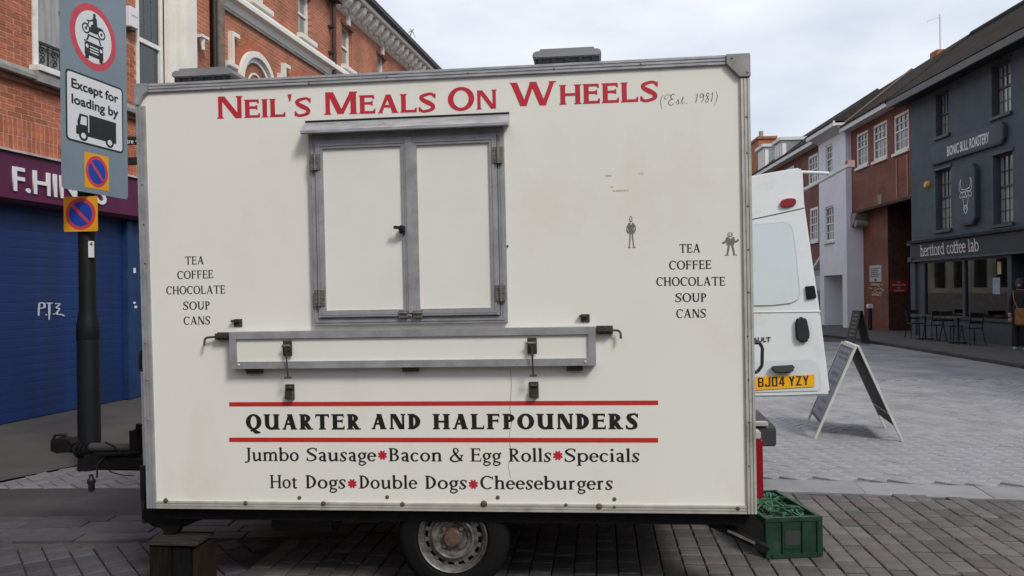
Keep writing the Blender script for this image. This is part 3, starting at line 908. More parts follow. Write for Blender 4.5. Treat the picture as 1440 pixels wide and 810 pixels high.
# bricks
brick_cache = {}
def put_brick(x0, x1, z0, z1, joined=None, y=-.0, th=.02):
    w, h = round(x1 - x0, 3), round(z1 - z0, 3)
    if joined is not None:
        joined.box(x0, x1, y - rnd.uniform(0, .004), y + th, z0, z1); return
    if (w, h) not in brick_cache:
        c = .0022; a, b = w / 2, h / 2
        me = bpy.data.meshes.new('brick')
        me.from_pydata([(-a, .02, -b), (a, .02, -b), (a, .02, b), (-a, .02, b), (-a, c, -b), (a, c, -b), (a, c, b), (-a, c, b), (-a + c, 0, -b + c), (a - c, 0, -b + c), (a - c, 0, b - c), (-a + c, 0, b - c)], [],
                       [(0, 1, 5, 4), (1, 2, 6, 5), (2, 3, 7, 6), (3, 0, 4, 7), (4, 5, 9, 8), (5, 6, 10, 9), (6, 7, 11, 10), (7, 4, 8, 11), (8, 9, 10, 11)])
        me.materials.append(M_brick_piece); brick_cache[(w, h)] = me
    o = bpy.data.objects.new('brick', brick_cache[(w, h)])
    o.location = ((x0 + x1) / 2, y - rnd.uniform(0, .004), (z0 + z1) / 2); o.rotation_euler = (rnd.gauss(0, .004), 0, rnd.gauss(0, .006))
    link(o, shop)
jb = MB(); cnt = 0
for r in range(2):                                   # two soldier courses above the fascia
    z0 = 3.475 + r * .232; x = -1.2
    while x < 4.7:
        vis = (-.15 < x < 1.25) or (2.2 < x < 2.85)
        put_brick(x, x + .065, z0, z0 + .220, None if vis else jb); x += .0755
z = 3.94; r = 0
while z < 4.40:                                      # stretcher courses
    x = -1.2 - (.1125 if r % 2 else 0)
    while x < 4.7:
        vis = (-.25 < x < 1.2) or (2.2 < x < 2.85)
        put_brick(x, x + .213, z, z + .062, None if vis else jb); x += .225
    z += .0735; r += 1
z = 4.625; r = 0
while z < 5.56:                                      # upper wall beside the windows
    x = -1.2 - (.1125 if r % 2 else 0)
    while x < 4.7:
        a, b = x, x + .213
        vis = (-.2 < x < .6) or (2.1 < x < 2.75)
        for h0, h1 in ((.56, 2.10), (2.66, 4.22)):
            if a < h0 < b: b = h0 - .005
            if a < h1 < b: a = h1 + .005
        if b - a > .03 and not any(h0 <= (a + b) / 2 <= h1 for h0, h1 in ((.56, 2.10), (2.66, 4.22))):
            put_brick(a, b, z, z + .062, None if vis else jb)
        x += .225
    z += .0735; r += 1
o = jb.build('joined_bricks', M_brick_piece, shop, fix=False); o['kind'] = 'stuff'
MB().box(XN, 4.76, -.05, .011, 4.385, 4.468).build('brick_string_course', mat('shadow_toned_brick', (0.20, 0.085, 0.05), .85, var=.35, scale=9, bump=.4), shop, bevel=.008)  # course brick coloured darker for the shadow line
MB().prism_x([(-.13, 4.475), (.011, 4.47), (.011, 4.62), (-.06, 4.605), (-.13, 4.53)], -4.5, .48).prism_x([(-.13, 4.475), (.011, 4.47), (.011, 4.62), (-.06, 4.605), (-.13, 4.53)], 2.25, 2.66).build('stone_string_course', M_greystone, shop)
MB().prism_x([(-.14, 4.46), (.011, 4.46), (.011, 4.625), (-.14, 4.59)], .485, 2.245).build('stone_sill_course', M_greystone, shop)
# first-floor window with white frame and wrought-iron guard
wf = MB()
wf.box(.56, .64, -.03, .18, 4.63, 7.4).box(2.02, 2.10, -.03, .18, 4.63, 7.4).box(.50, 2.18, -.17, .10, 4.60, 4.68)
w1 = wf.build('window', M_white, shop, bevel=.006)
MB().box(.66, 2.0, .10, .11, 4.69, 7.4).build('pane', M_netglass, w1)
MB().box(.642, .70, .06, .13, 4.70, 7.4).build('inner_frame', M_white, w1)
g = MB()
g.beam((.66, .05, 5.05), (2.0, .05, 5.05), .03, .035).beam((.66, .05, 4.73), (2.0, .05, 4.73), .02, .02)
for k in range(6):
    cx = .78 + k * .22
    for sx, cz, rr in ((1, 4.95, .062), (-1, 4.83, .062)):
        pts = [(cx + sx * (rr * (1 - q / 16.) * cos(q * .62)), .05, cz + rr * (1 - q / 16.) * sin(q * .62)) for q in range(14)]
        g.tube(pts, .009, 5)
    g.beam((cx - .11, .05, 4.74), (cx - .11, .05, 5.04), .014, .014)
    g.tube([(cx - .05, .05, 4.76), (cx + .05, .05, 4.90), (cx - .03, .05, 5.03)], .008, 5)
g.build('window_guard', M_black, shop)
# tall arched-top window with white stone surround
ww = MB(); ww.box(2.71, 2.775, .02, .14, 4.7, 8).box(2.775, 3.40, .04, .12, 5.72, 5.79).box(2.775, 3.40, .05, .12, 4.7, 4.78).box(3.325, 3.40, .03, .13, 4.78, 8)
w2 = ww.build('window', M_white, shop)
MB().box(2.776, 3.324, .08, .09, 4.78, 5.72).box(2.776, 3.324, .06, .07, 5.79, 8).build('pane', M_glass, w2)
lead = MB()
for k in range(1, 3): lead.box(2.775 + k * .183 - .006, 2.775 + k * .183 + .006, .052, .06, 5.79, 8)
lead.build('leading', M_steel, w2)
cu = MB().box(2.84, 3.32, .12, .14, 4.75, 5.72); cu.build('blind', mat('buff_blind', (.22, .20, .16), .8, var=.15, scale=3), w2)
sd = MB()
for a, b, y in ((3.405, 3.56, -.06), (3.56, 3.70, -.16), (3.70, 3.98, -.24), (3.98, 4.10, -.14), (4.10, 4.20, -.06)):
    sd.box(a, b - .002, y, .012, 4.63, 9.0)
sd.box(2.665, 2.708, -.03, .012, 4.63, 9)
sd.build('window_surround', M_stone, shop, bevel=.006)
br_ = MB(); br_.cyl((4.30, -.14, 6.22), (4.30, -.14, 6.02), .05, 10, .02).box(4.20, 4.42, -.2, -.02, 6.22, 6.27).cyl((4.40, -.1, 6.2), (4.40, -.1, 6.05), .02, 8)
br_.build('carved_corbel', M_stone, shop)
pp = MB().cyl((4.82, -.06, 3.5), (4.82, -.06, H1), .045, 12); pp.build('drainpipe', M_black, shop)
pp = MB().cyl((4.95, -.10, 3.5), (4.95, -.10, H1), .08, 14).box(4.85, 5.05, -.04, .0, 3.5, H1); pp.build('drainpipe', mat('old_grey_pipe', (.17, .13, .11), .8, var=.35, scale=8), shop)
# small alarm box
ab = MB().box(2.35, 2.56, -.13, -.005, 5.80, 6.12).build('alarm_box', M_signwhite, shop, bevel=.012)
sans('Secom', (2.39, 5.97), (2.54, 5.97), .035, mat('brown_print', (.2, .07, .04)), ab, y=-.132)
MB().box(2.39, 2.50, -.125, -.02, 5.755, 5.798).build('alarm_lamp', M_dkgrey, ab)
# fascia and its letters
fas = MB().box(XN, 4.76, -.20, .0, 2.85, 3.43).build('fascia', M_plum, shop)
MB().prism_x([(-.24, 3.435), (0, 3.432), (0, 3.474), (-.20, 3.474)], -4.5, 4.76).build('fascia_top_moulding', mat('pale_lead_flashing', (.30, .26, .25), .7, var=.3, scale=5), fas)
MB().prism_x([(-.26, 2.845), (-.205, 2.80), (0, 2.78), (0, 2.848)], -4.5, 4.76).build('fascia_bottom_moulding', mat('dark_plum_trim', (.055, .014, .03), .5), fas)
sans('F.HINDS', (LF.up(19, 273, -.22)[0], 2.955), (LF.up(150, 288, -.22)[0], 2.955), .315, M_signwhite, fas, y=-.203, bold=.012, thick=.02)
# roller shutter: every slat is its own piece
shut = MB().box(-4.5, 2.26, -.01, .02, 2.60, 2.78).build('roller_shutter', M_blue, shop)
sm = None
for k in range(22):
    z0 = .03 + k * .117
    if sm is None:
        s_ = MB().prism_x([(-.0125, 0), (-.0140, .005), (-.0146, .058), (-.0140, .110), (-.0125, .1150), (.01, .1150), (.01, 0)], -4.5, 2.26)
        so = s_.build('slat', M_blue, shut); sm = so.data
    else:
        so = bpy.data.objects.new('slat', sm); link(so, shut)
    so.location = (0, 0, z0)
po = MB().box(2.27, 2.40, -.10, .0, .03, 2.78).box(2.40, 2.64, -.06, .0, .03, 2.78).build('shutter_post', M_blue2, shop, bevel=.008)
MB().box(2.645, 4.76, -.03, .0, .03, 2.78).build('side_panel', M_blue, shop)
MB().box(2.455, 2.51, -.064, -.0605, 1.98, 2.06).build('sticker', M_signwhite, po)
MB().box(2.44, 2.50, -.064, -.0605, 1.50, 1.53).build('sticker', M_signwhite, po)
MB().box(2.47, 2.53, -.064, -.0605, 1.43, 1.47).build('sticker', M_signwhite, po)
x0, z0 = LF.up(52, 441, -.02); x1, z1 = LF.up(88, 441, -.02)
gm = mat('white_marker_paint', (.5, .52, .56), .6, var=.2)
gg = ribbon([(.05, 0, .07), (.06, .5, .09), (.08, 1, .09)]) + ribbon([(.08, 1, .09), (.26, .98, .1), (.28, .66, .1), (.1, .58, .08)]) + ribbon([(.34, .02, .08), (.36, .1, .08)]) + \
     ribbon([(.36, .98, .08), (.62, .96, .08)]) + ribbon([(.48, .95, .08), (.48, .5, .1), (.47, -.35, .05)]) + ribbon([(.66, .06, .1), (.67, .14, .08)]) + \
     ribbon([(.72, .92, .08), (.92, .9, .08), (.78, .6, .09), (.90, .5, .08), (.78, .12, .1), (1.0, .02, .1), (1.12, -.12, .05)])
flat_polys(gg, gm, shut, 'graffiti_tag', y=-.026, fn=lambda a, b: (x0 + a * (x1 - x0) / 1.05, z0 - .03 + b * .17))

# ================================================================== LEFT: TALL TERRACE BEYOND
terr = empty('brick_terrace_building', (Pl[0], Pl[1], 0), (0, 0, angL),
             'tall orange brick terrace with white string band and white dentil cornice under a black gutter', 'building')
X0, X1 = 5.06, 24.0
wins = [(6.20, 6.95), (8.40, 9.12), (10.95, 11.65), (13.60, 14.28), (16.2, 16.88), (18.8, 19.5), (21.4, 22.1)]
archs = [(6.40, .72), (8.55, .72), (10.95, .72), (13.3, .72)]
SP = 5.88
holes = [(a, b, 7.66, 8.80) for a, b in wins] + [(c - .60, c + .60, 4.0, SP) for c, r in archs]
wall_cells(X0, X1, 0.02, 9.1, holes, 0, .35).build('wall', M_brick_far, terr)
MB().box(X0, X1, .352, 8, 0.02, 9.4).build('building_core', M_greystone, terr)
MB().prism_x([(-.16, 7.45), (-.20, 7.38), (-.20, 7.30), (-.10, 7.26), (-.06, 7.14), (0, 7.14), (0, 7.50)], X0 - .02, X1).build('string_band', M_stone, terr)
MB().box(X0, X1, -.05, 0, 7.08, 7.135).build('string_band_lower_lip', M_greystone, terr)
for a, b in wins:
    sash_window(terr, a, b, 7.66, 8.80, .14, 1, (1, 1), M_white, M_netglass, fw=.07, sill=.11, msill=M_stone, sill_out=.12)
    MB().box((a + b) / 2 - .07, (a + b) / 2 + .07, -.08, -.001, 8.80, 9.06).build('keystone', M_stone, terr)
    MB().box(a - .08, b + .08, -.03, -.0005, 8.74, 8.83).build('window_head', mat('dark_brick_head', (.16, .06, .04), .9), terr)  # head band in a darker brick colour
for c, r in archs:
    def arc(ri, ro, y0, y1, n=18, z=SP):
        m_ = MB()
        for k in range(n):
            a, b = pi * k / n, pi * (k + 1) / n
            P4 = [(c + ri * cos(a), z + ri * sin(a)), (c + ro * cos(a), z + ro * sin(a)), (c + ro * cos(b), z + ro * sin(b)), (c + ri * cos(b), z + ri * sin(b))]
            m_.prism_y(P4, y0, y1)
        return m_
    m_ = arc(.60, .72, -.11, .003); m_.box(c - .72, c - .60, -.11, .003, 4.0, SP - .001).box(c + .60, c + .72, -.11, .003, 4.0, SP - .001)
    w_ = m_.build('arched_window', M_stone, terr)
    arc(.50, .595, -.04, .01).build('arch_moulding', M_white, w_)
    half = [(c + .5 * cos(pi * k / 16), SP + .5 * sin(pi * k / 16)) for k in range(17)]
    MB().prism_y(half, .0, .008).build('pane', M_netglass, w_)
    tr_ = arc(.26, .30, -.02, -.002); tr_.build('glazing_bar', M_white, w_)
    arc(.725, .93, -.03, .004, z=SP).build('brick_arch', mat('bright_arch_brick', (.40, .12, .06), .85, var=.3, scale=25, stretch=(1, 1, 1), bump=.3), terr)
    MB().prism_y([(c - 1.02, 5.95), (c - .95, 5.95), (c - .95, 6.64), (c - .74, 6.64), (c - .74, 6.72), (c - 1.02, 6.72)], -.10, -.001).build('label_moulding', M_stone, terr)
    MB().box(c + .95, c + 1.02, -.10, -.001, 5.95, 6.45).build('label_moulding', M_stone, terr)
    MB().prism_x([(-.18, 6.06), (-.18, 5.98), (-.05, 5.90), (0, 5.90), (0, 6.08)], c - 1.30, c - .94).build('impost', M_stone, terr, bevel=.01)
# cornice: bed, modillion blocks one by one, gutter
cor = MB().prism_x([(-.02, 9.02), (0, 9.02), (0, 9.5), (-.46, 9.5), (-.46, 9.40), (-.10, 9.38), (-.10, 9.06)], X0, X1).build('cornice', M_stone, terr)
mm = None; x = X0 + .1
while x < X1 - .2:
    if mm is None:
        mo = MB().prism_x([(-.40, 9.37), (-.12, 9.36), (-.12, 9.08), (-.22, 9.10), (-.34, 9.22)], 0, .20).build('modillion', M_stone, cor); mm = mo.data
    else:
        mo = bpy.data.objects.new('modillion', mm); link(mo, cor)
    mo.location = (x, 0, 0); x += .46
MB().prism_x([(-.46, 9.503), (-.58, 9.54), (-.60, 9.64), (-.44, 9.66), (-.44, 9.503)], X0, X1).build('gutter', M_black, terr)
rf = MB().quad((X0, -.44, 9.62), (X1, -.44, 9.62), (X1, 4.2, 12.0), (X0, 4.2, 12.0)).quad((X1, 8.6, 9.62), (X0, 8.6, 9.62), (X0, 4.2, 12.0), (X1, 4.2, 12.0))
rf.quad((X1, -.44, 9.62), (X1, 8.6, 9.62), (X1, 4.2, 12.0), (X1, 4.2, 12.0)).build('roof', M_roofgrey, terr)
dp = MB().cyl((10.15, -.13, 0.02), (10.15, -.13, 9.0), .055, 12).box(10.0, 10.3, -.30, -.03, 9.0, 9.2)
for zz in (7.7, 8.35): dp.box(10.06, 10.24, -.16, -.0, zz, zz + .05)
dp.build('drainpipe', mat('rusty_brown_pipe', (.05, .028, .024), .7, var=.3), terr)
# unseen terrace added behind the viewpoint to shade the street
bt = empty('added_shade_terrace', (0, -20.0, 0), (0, 0, pi), 'unseen brown brick terrace added behind the viewpoint to shade the street', 'building')
bh = [(-22 + k * 3.0, -20.8 + k * 3.0, z, z + 1.7) for k in range(15) for z in (3.4, 6.2)]
wall_cells(-26, 26, .02, 8.9, bh, 0, .3).build('wall', M_brick_right, bt)
MB().box(-26, 26, .302, 8, .02, 9.0).build('building_core', M_greystone, bt)
for a, b, c, d in bh[:]:
    MB().box(a, b, .12, .14, c, d).build('window', M_netglass, bt)
# aerial on that roof
p = at(579, 45, 26.0)
aer = empty('television_aerial', tuple(at(566, 70, 26.0)), (0, 0, 0), 'small thin television aerial standing above the far end of the left gutter', 'aerial')
b0 = Vector(aer.location)
q = lambda u, v: tuple(at(u, v, 26.0) - b0)
MB().tube([q(566, 78), q(580, 42)], .018, 6).build('mast', M_steel, aer)
m_ = MB()
for a, b in (((574, 46), (582, 41)), ((580, 43), (584, 53)), ((571, 58), (575, 66)), ((576, 40), (582, 47))): m_.cyl(q(*a), q(*b), .012, 6)
m_.build('element', M_steel, aer)

# pale arcaded building further along the same side (seen mirrored in the cafe window)
arcb = empty('arcaded_stone_building', (Pl[0], Pl[1], 0), (0, 0, angL), 'pale stone building with arched windows seen mirrored in the coffee shop glass', 'building')
hs = [(25.6 + k * 1.75, 26.9 + k * 1.75, 1.6, 4.6) for k in range(11)]
wall_cells(24.3, 46, .02, 8.5, hs, 0, .4).build('wall', mat('pale_limestone', (.44, .44, .37), .85, var=.3, scale=.8), arcb)
for a, b, c, d in hs:
    MB().box(a, b, .2, .22, c, d - .002).build('window', M_glass, arcb)
    m_ = MB(); cc = (a + b) / 2
    for k in range(8):
        t0, t1 = pi * k / 8, pi * (k + 1) / 8
        m_.prism_y([(cc + .65 * cos(t0), 4.0 + .6 * sin(t0)), (cc + .65 * cos(t1), 4.0 + .6 * sin(t1)), (a if t0 >= pi / 2 else b, 4.6)], .02, .1)
    m_.build('arch_spandrel', MATS['pale_limestone'], arcb)
MB().box(24.3, 46, -.12, -.001, 5.0, 5.25).box(24.3, 46, -.2, -.001, 8.1, 8.45).box(24.3, 46, -.1, -.001, .02, 1.3).build('stone_band', M_greystone, arcb)
MB().box(24.3, 46, .402, 8, .02, 8.6).build('building_core', M_greystone, arcb)

# ================================================================== RIGHT SIDE OF THE STREET
PC = (13.0, 25.4)
CF, angC = street_frame(PC, Vector((-.03, -1)).normalized())
RF, angR = street_frame(PC, Vector((-.06, -.998)).normalized())

# ---- slate grey cafe building
cafe = empty('grey_cafe_building', (PC[0], PC[1], 0), (0, 0, angC),
             'dark slate grey coffee shop building with two lettered signs and multi-pane windows', 'building')
XE = 23.0
cw = [(1.60, 2.36, 6.17, 7.46), (4.52, 5.36, 6.12, 7.48), (1.53, 2.42, 3.35, 5.16), (4.54, 5.40, 3.26, 5.10), (7.6, 8.45, 6.12, 7.48), (7.6, 8.45, 3.26, 5.1)]
wall_cells(0, XE, 3.10, 7.9, cw, 0, .3).build('wall', M_cafe, cafe)
wall_cells(0, XE, 3.10, 7.9, cw, .301, .31).build('inner_lining', M_cafedark, cafe)
for i, (a, b, c, d) in enumerate(cw):
    up = c > 5.5
    sash_window(cafe, a + .002, b - .002, c + .002, d - .002, .17, 4, (2, 2) if up else (2, 3), M_cafetrim, M_netglass,
                fw=.05, bar=.022, sill=.09, msill=M_cafetrim, split=d - .62 if up else c + (d - c) * .54)
    MB().box(a - .06, b + .06, -.035, -.001, d + .002, d + .07).build('drip_mould', M_cafetrim, cafe)
# ground floor: side pier, fascia, shop windows, stall riser, door recess
MB().box(0, .30, -.06, .3, 0.02, 3.09).build('pilaster', M_cafe, cafe, bevel=.01)
MB().box(-.02, .26, -.14, -.062, 2.45, 2.60).box(-.02, .26, -.16, -.062, 2.98, 3.12).build('pilaster_capital', M_cafetrim, cafe, bevel=.01)
fa = MB().prism_x([(-.10, 2.50), (-.16, 3.00), (0, 3.02), (0, 2.50)], .262, XE).build('fascia', M_cafetrim, cafe)
MB().prism_x([(-.30, 3.10), (-.26, 3.02), (0, 3.02), (0, 3.16)], .262, XE).box(.262, XE, -.13, 0, 2.44, 2.498).build('fascia_moulding', M_cafe, fa, bevel=.008)
MB().box(.302, 5.22, 0.0, .16, 0.02, .68).build('stall_riser', M_cafe, cafe)
MB().box(.302, 5.22, -.05, .2, .682, .76).build('shop_sill', M_cafetrim, cafe, bevel=.006)
sf = MB()
for a, b in ((.302, .80), (2.98, 3.10), (5.12, 5.22)): sf.box(a, b, 0, .10, .762, 2.44)
sf.box(.80, 2.98, .002, .098, 2.38, 2.44).box(3.10, 5.12, .002, .098, 2.38, 2.44)
swin = sf.build('shop_window', M_cafetrim, cafe)
MB().box(.80, 2.98, .05, .06, .764, 2.38).build('pane', M_shopglass, swin)
MB().box(3.10, 5.12, .05, .06, .764, 2.38).build('pane', M_shopglass, swin)
# interior of the shop
MB().quad((.3, 4, .1), (XE, 4, .1), (XE, 4, 3), (.3, 4, 3)).quad((.3, .3, .1), (.3, 4, .1), (.3, 4, 3), (.3, .3, 3)).quad((.3, .2, .1), (XE, .2, .1), (XE, 4, .1), (.3, 4, .1)).quad((.3, .2, 3.0), (XE, .2, 3.0), (XE, 4, 3.0), (.3, 4, 3.0)).build('shop_interior', mat('dark_interior', (.04, .035, .03), .8, var=.3, scale=1.5), cafe, fix=False)
inn = MB().box(1.2, 2.6, 1.2, 1.7, .1, 1.15).box(3.4, 4.8, 1.6, 2.2, .1, 1.2).box(.9, 1.4, .7, .9, .8, 1.6); inn.build('shop_counter', M_wood, cafe)
pn = MB().box(4.62, 4.78, .038, .048, 1.95, 2.28); pn.build('window_notice', mat('pale_yellow_paper', (.42, .40, .22), .6), cafe)
MB().box(4.40, 4.72, .038, .048, 1.42, 1.86).build('window_notice', mat('pale_blue_paper', (.26, .33, .42), .6, var=.3, scale=18), cafe)
MB().lathe_z([(.0, 1.96), (.05, 1.98), (.06, 2.03), (.03, 2.08), (0, 2.085)], 4.42, .35, 10).build('wall_lamp', M_glow, cafe)
# recessed door to the right
MB().box(5.222, 5.30, .0, 1.1, .03, 2.44).box(6.5, 6.62, 0, .1, .03, 2.44).build('door_reveal', M_cafetrim, cafe)
MB().box(5.302, 6.498, 1.0, 1.05, .12, 2.3).build('shop_door', M_cafedark, cafe)
MB().box(6.62, XE, 0, .15, .02, 2.44).build('side_front', M_cafetrim, cafe)
# roof, soffit, gutter
MB().prism_x([(-.52, 7.56), (-.02, 7.60), (-.02, 7.9), (-.5, 7.74)], -.35, XE).build('soffit', M_cafedark, cafe)
MB().box(-.40, XE, -.60, -.525, 7.54, 7.74).build('gutter', mat('grey_green_gutter', (.085, .09, .088), .5, var=.2), cafe)
MB().quad((-.45, -.62, 7.76), (XE, -.62, 7.76), (XE, 2.25, 9.95), (-.45, 2.25, 9.95)).quad((XE, 5.1, 7.76), (-.45, 5.1, 7.76), (-.45, 2.25, 9.95), (XE, 2.25, 9.95)).quad((-.45, 5.1, 7.7), (-.45, -.62, 7.7), (-.45, -.62, 7.76), (-.45, 2.25, 9.95)).build('roof', M_roof, cafe, fix=False)
MB().cyl((-.45, 2.25, 9.97), (XE, 2.25, 9.97), .09, 8).build('ridge_tile', M_roofgrey, cafe)
MB().box(0, XE, .32, 5.0, 3.2, 7.7).box(.0, XE, 4.05, 5.0, .05, 3.1).build('building_core', M_cafedark, cafe)
# alarm
MB().lathe_y([(.0, -.10), (.09, -.09), (.115, -.05), (.12, 0)], 1.09, 4.82, 14).build('alarm_bell', mat('yellow_plastic', (.62, .38, .04), .4), cafe)
# upper sign board with notched corners
def notched(x0, x1, z0, z1, n): return [(x0 + n, z0), (x1 - n, z0), (x1 - n * .5, z0 + n * .5), (x1, z0 + n), (x1, z1 - n), (x1 - n * .5, z1 - n * .5), (x1 - n, z1), (x0 + n, z1), (x0 + n * .5, z1 - n * .5), (x0, z1 - n), (x0, z0 + n), (x0 + n * .5, z0 + n * .5)]
sg = MB().prism_y(notched(1.34, 5.22, 5.34, 5.90, .13), -.10, -.002).build('roastery_sign', M_cafetrim, cafe, bevel=.008)
MB().prism_y(notched(1.38, 5.18, 5.38, 5.86, .12), -.112, -.101).build('sign_face', M_cafe, sg)
a = CF.up(1332, 221, -.11); b = CF.up(1391, 203, -.11)
sans('BIONIC BULL ROASTERY', (a[0], 5.47), (b[0], 5.47), .29, M_signwhite, sg, y=-.114, bold=.018)
# plaque with a bull skull drawn in white line
pq = MB().prism_y(notched(2.98, 3.94, 3.36, 5.04, .17), -.13, -.002).build('skull_plaque', M_cafetrim, cafe, bevel=.008)
MB().prism_y(notched(3.02, 3.90, 3.41, 4.99, .16), -.142, -.131).build('sign_face', M_cafe, pq)
wl_ = .035
sk = []
def L_(*p, w=.02): return ribbon([(x, y, w) for x, y in p], 3)
for s in (-1, 1):
    sk += L_((s * .10, .18), (s * .24, .20), (s * .30, .34), (s * .27, .50)) + L_((s * .27, .50), (s * .36, .38), (s * .36, .18), (s * .22, .10), (s * .10, .12))
    sk += L_((s * .20, .10), (s * .34, .04), (s * .32, -.06), (s * .20, -.02)) + L_((s * .18, -.02), (s * .14, -.16), (s * .10, -.30), (s * .12, -.42)) + L_((s * .07, -.30), (s * .09, -.44), (s * .02, -.52))
    sk += L_((s * .05, .12), (s * .16, .06), (s * .12, -.04), (s * .04, -.02)) + L_((s * .02, -.3), (s * .05, -.36), (s * .01, -.42))
sk += L_((-.2, .2), (0, .16), (.2, .2)) + L_((-.1, -.05), (0, -.08), (.1, -.05)) + L_((-.12, -.42), (0, -.55), (.12, -.42)) + L_((-.03, .14), (0, -.02), (.03, .14)) + L_((-.1, -.3), (.1, -.3))
flat_polys(sk, M_signwhite, pq, 'skull_drawing', y=-.1435, fn=lambda a, b: (3.46 + a * .86, 4.20 + b * .95))
# lower lettering
a = CF.up(1295, 361.7, -.12); b = CF.up(1377.5, 354.7, -.12)
PT = dict(S=.125, T=.085, L=.10, h=.085, W=1.0, X=.68, asc=1.02)
V, Fc, w = word_polys('hertford coffee lab', PT, 'type', space=.35, track=.0)
mb_ = MB(); mb_.v = [(a[0] + x / w * (b[0] - a[0]), -.135 - y * .02, 2.60 + y * .37) for x, y in V]; mb_.f = [tuple(f) for f in Fc]
mb_.build('lettering', M_signwhite, fa, fix=False)

# ---- red brick building with the passage
rb = empty('red_brick_passage_building', (PC[0], PC[1], 0), (0, 0, angR),
           'dark red brick building over a dark passage opening, three white sash windows above', 'building')
rw = [(-4.62, -3.50, 6.22, 7.50), (-3.02, -1.82, 6.20, 7.50), (-1.26, -.12, 6.18, 7.46)]
wall_cells(-5.24, -.01, 4.60, 8.0, rw, 0, .3).build('wall', M_brick_right, rb)
MB().box(-5.24, -2.88, .42, .9, .02, 4.598).build('pier', M_brick_right, rb)
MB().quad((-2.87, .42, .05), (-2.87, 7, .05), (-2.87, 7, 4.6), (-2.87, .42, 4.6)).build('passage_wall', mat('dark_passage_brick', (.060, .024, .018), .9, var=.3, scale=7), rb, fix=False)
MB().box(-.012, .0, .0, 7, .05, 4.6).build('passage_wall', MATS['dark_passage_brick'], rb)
MB().quad((-5.2, .001, 4.59), (-.01, .001, 4.59), (-.01, 7, 4.59), (-5.2, 7, 4.59)).quad((-5.2, 7, 0), (0, 7, 0), (0, 7, 4.6), (-5.2, 7, 4.6)).build('passage_ceiling', M_cafedark, rb, fix=False)
MB().box(-5.2, -.02, -.012, .10, 4.52, 4.585).build('lintel', mat('dark_lintel', (.05, .03, .025), .8), rb)
MB().prism_y([(-2.52, 4.60), (-2.28, 4.60), (-2.22, 4.94), (-2.58, 4.94)], -.05, -.001).build('keystone', M_greystone, rb)
MB().prism_y([(-5.23, 4.05), (-4.95, 4.05), (-4.70, 4.30), (-4.55, 4.52), (-5.23, 4.52)], -.06, .419).build('stone_corbel', M_greystone, rb, bevel=.01)
MB().cyl((-4.72, -.04, 4.12), (-4.72, .41, 4.12), .14, 14).build('corbel_scroll', M_greystone, rb)
for a, b, c, d in rw:
    sash_window(rb, a, b, c, d, .06, 3, (2, 2), M_white, M_glass, fw=.09, bar=.028, sill=.10, msill=M_white, split=c + (d - c) * .55)
for x_ in (-1.02, -.20):
    MB().cyl((x_, -.025, 4.66), (x_, -.025, 5.97), .022, 8).build('conduit', mat('pink_buff_conduit', (.42, .28, .22), .6), rb)
MB().box(-5.24, .0, .302, 4.9, 4.62, 7.9).build('building_core', M_cafedark, rb)
# eave and roof over brick, white and further brick fronts
MB().box(-5.24, -.42, -.36, .0, 7.74, 7.80).box(-5.24, -.42, -.42, -.362, 7.72, 7.92).build('white_eaves_board', M_gutwhite, rb)
def roof_on(parent, xa, xb, ze=7.93, zr=10.1, ye=-.45, yr=2.35, name='roof'):
    for x_ in (xa + .004, xb - .004):
        MB().prism_x([(ye, ze - .01), (2 * yr - ye, ze - .01), (yr, zr - .012)], x_ - .003, x_ + .003).build('gable', M_roofgrey, parent)
    return MB().quad((xa, ye, ze), (xb, ye, ze), (xb, yr, zr), (xa, yr, zr)).quad((xb, 2 * yr - ye, ze), (xa, 2 * yr - ye, ze), (xa, yr, zr), (xb, yr, zr)).quad((xa, ye, ze - .05), (xa, ye, ze), (xb, ye, ze), (xb, ye, ze - .05)).build(name, M_roof, parent, fix=False)
roof_on(rb, -5.2, -.44)
MB().beam((-5.18, -.40, 7.99), (-5.18, 2.33, 10.14), .10, .05).build('mortared_verge', mat('pale_mortar_verge', (.22, .17, .14), .9), rb)
# notices on the pier
nb = MB().box(-4.50, -3.42, .39, .419, 1.86, 2.48).build('notice_board', mat('white_notice', (.42, .44, .48), .5, var=.1, scale=12), rb)
mb_ = MB()
for k in range(5): mb_.box(-4.36, -3.56 - .1 * (k % 3), .384, .3895, 2.34 - k * .07, 2.365 - k * .07)
mb_.box(-4.05, -3.85, .384, .3895, 1.90, 1.97).build('notice_print', M_dkgrey, nb)
mb_ = MB()
for k in range(26):
    a = rnd.uniform(-4.7, -3.3); c = rnd.uniform(1.30, 1.80); mb_.box(a, a + rnd.uniform(.06, .22), .398, .419 + k * .0001, c, c + rnd.uniform(.03, .07))
mb_.box(-4.3, -3.7, .39, .418, 1.34, 1.42).box(-4.4, -3.6, .39, .418, 1.72, 1.80)
o = mb_.build('torn_poster_remains', mat('buff_paper_scraps', (.40, .34, .24), .8, var=.3, scale=12), rb)
o['kind'] = 'stuff'
rs = MB().box(-2.868, -2.85, .48, 1.10, 1.46, 1.92); rs = rs.build('red_notice', mat('dark_red_notice', (.26, .02, .03), .5), rb)
for t_, zz, x_a, x_b in (('NO', 1.80, .45, .57), ('PARKING AND', 1.70, .28, .74), ('NO', 1.60, .45, .57), ('TURNING', 1.50, .32, .70)):
    o = sans(t_, (0, 0), (x_b - x_a, 0), .065, M_signwhite, rs, y=0)
    o.rotation_euler = (0, 0, pi / 2); o.location = (-2.847, x_a + .27, zz)
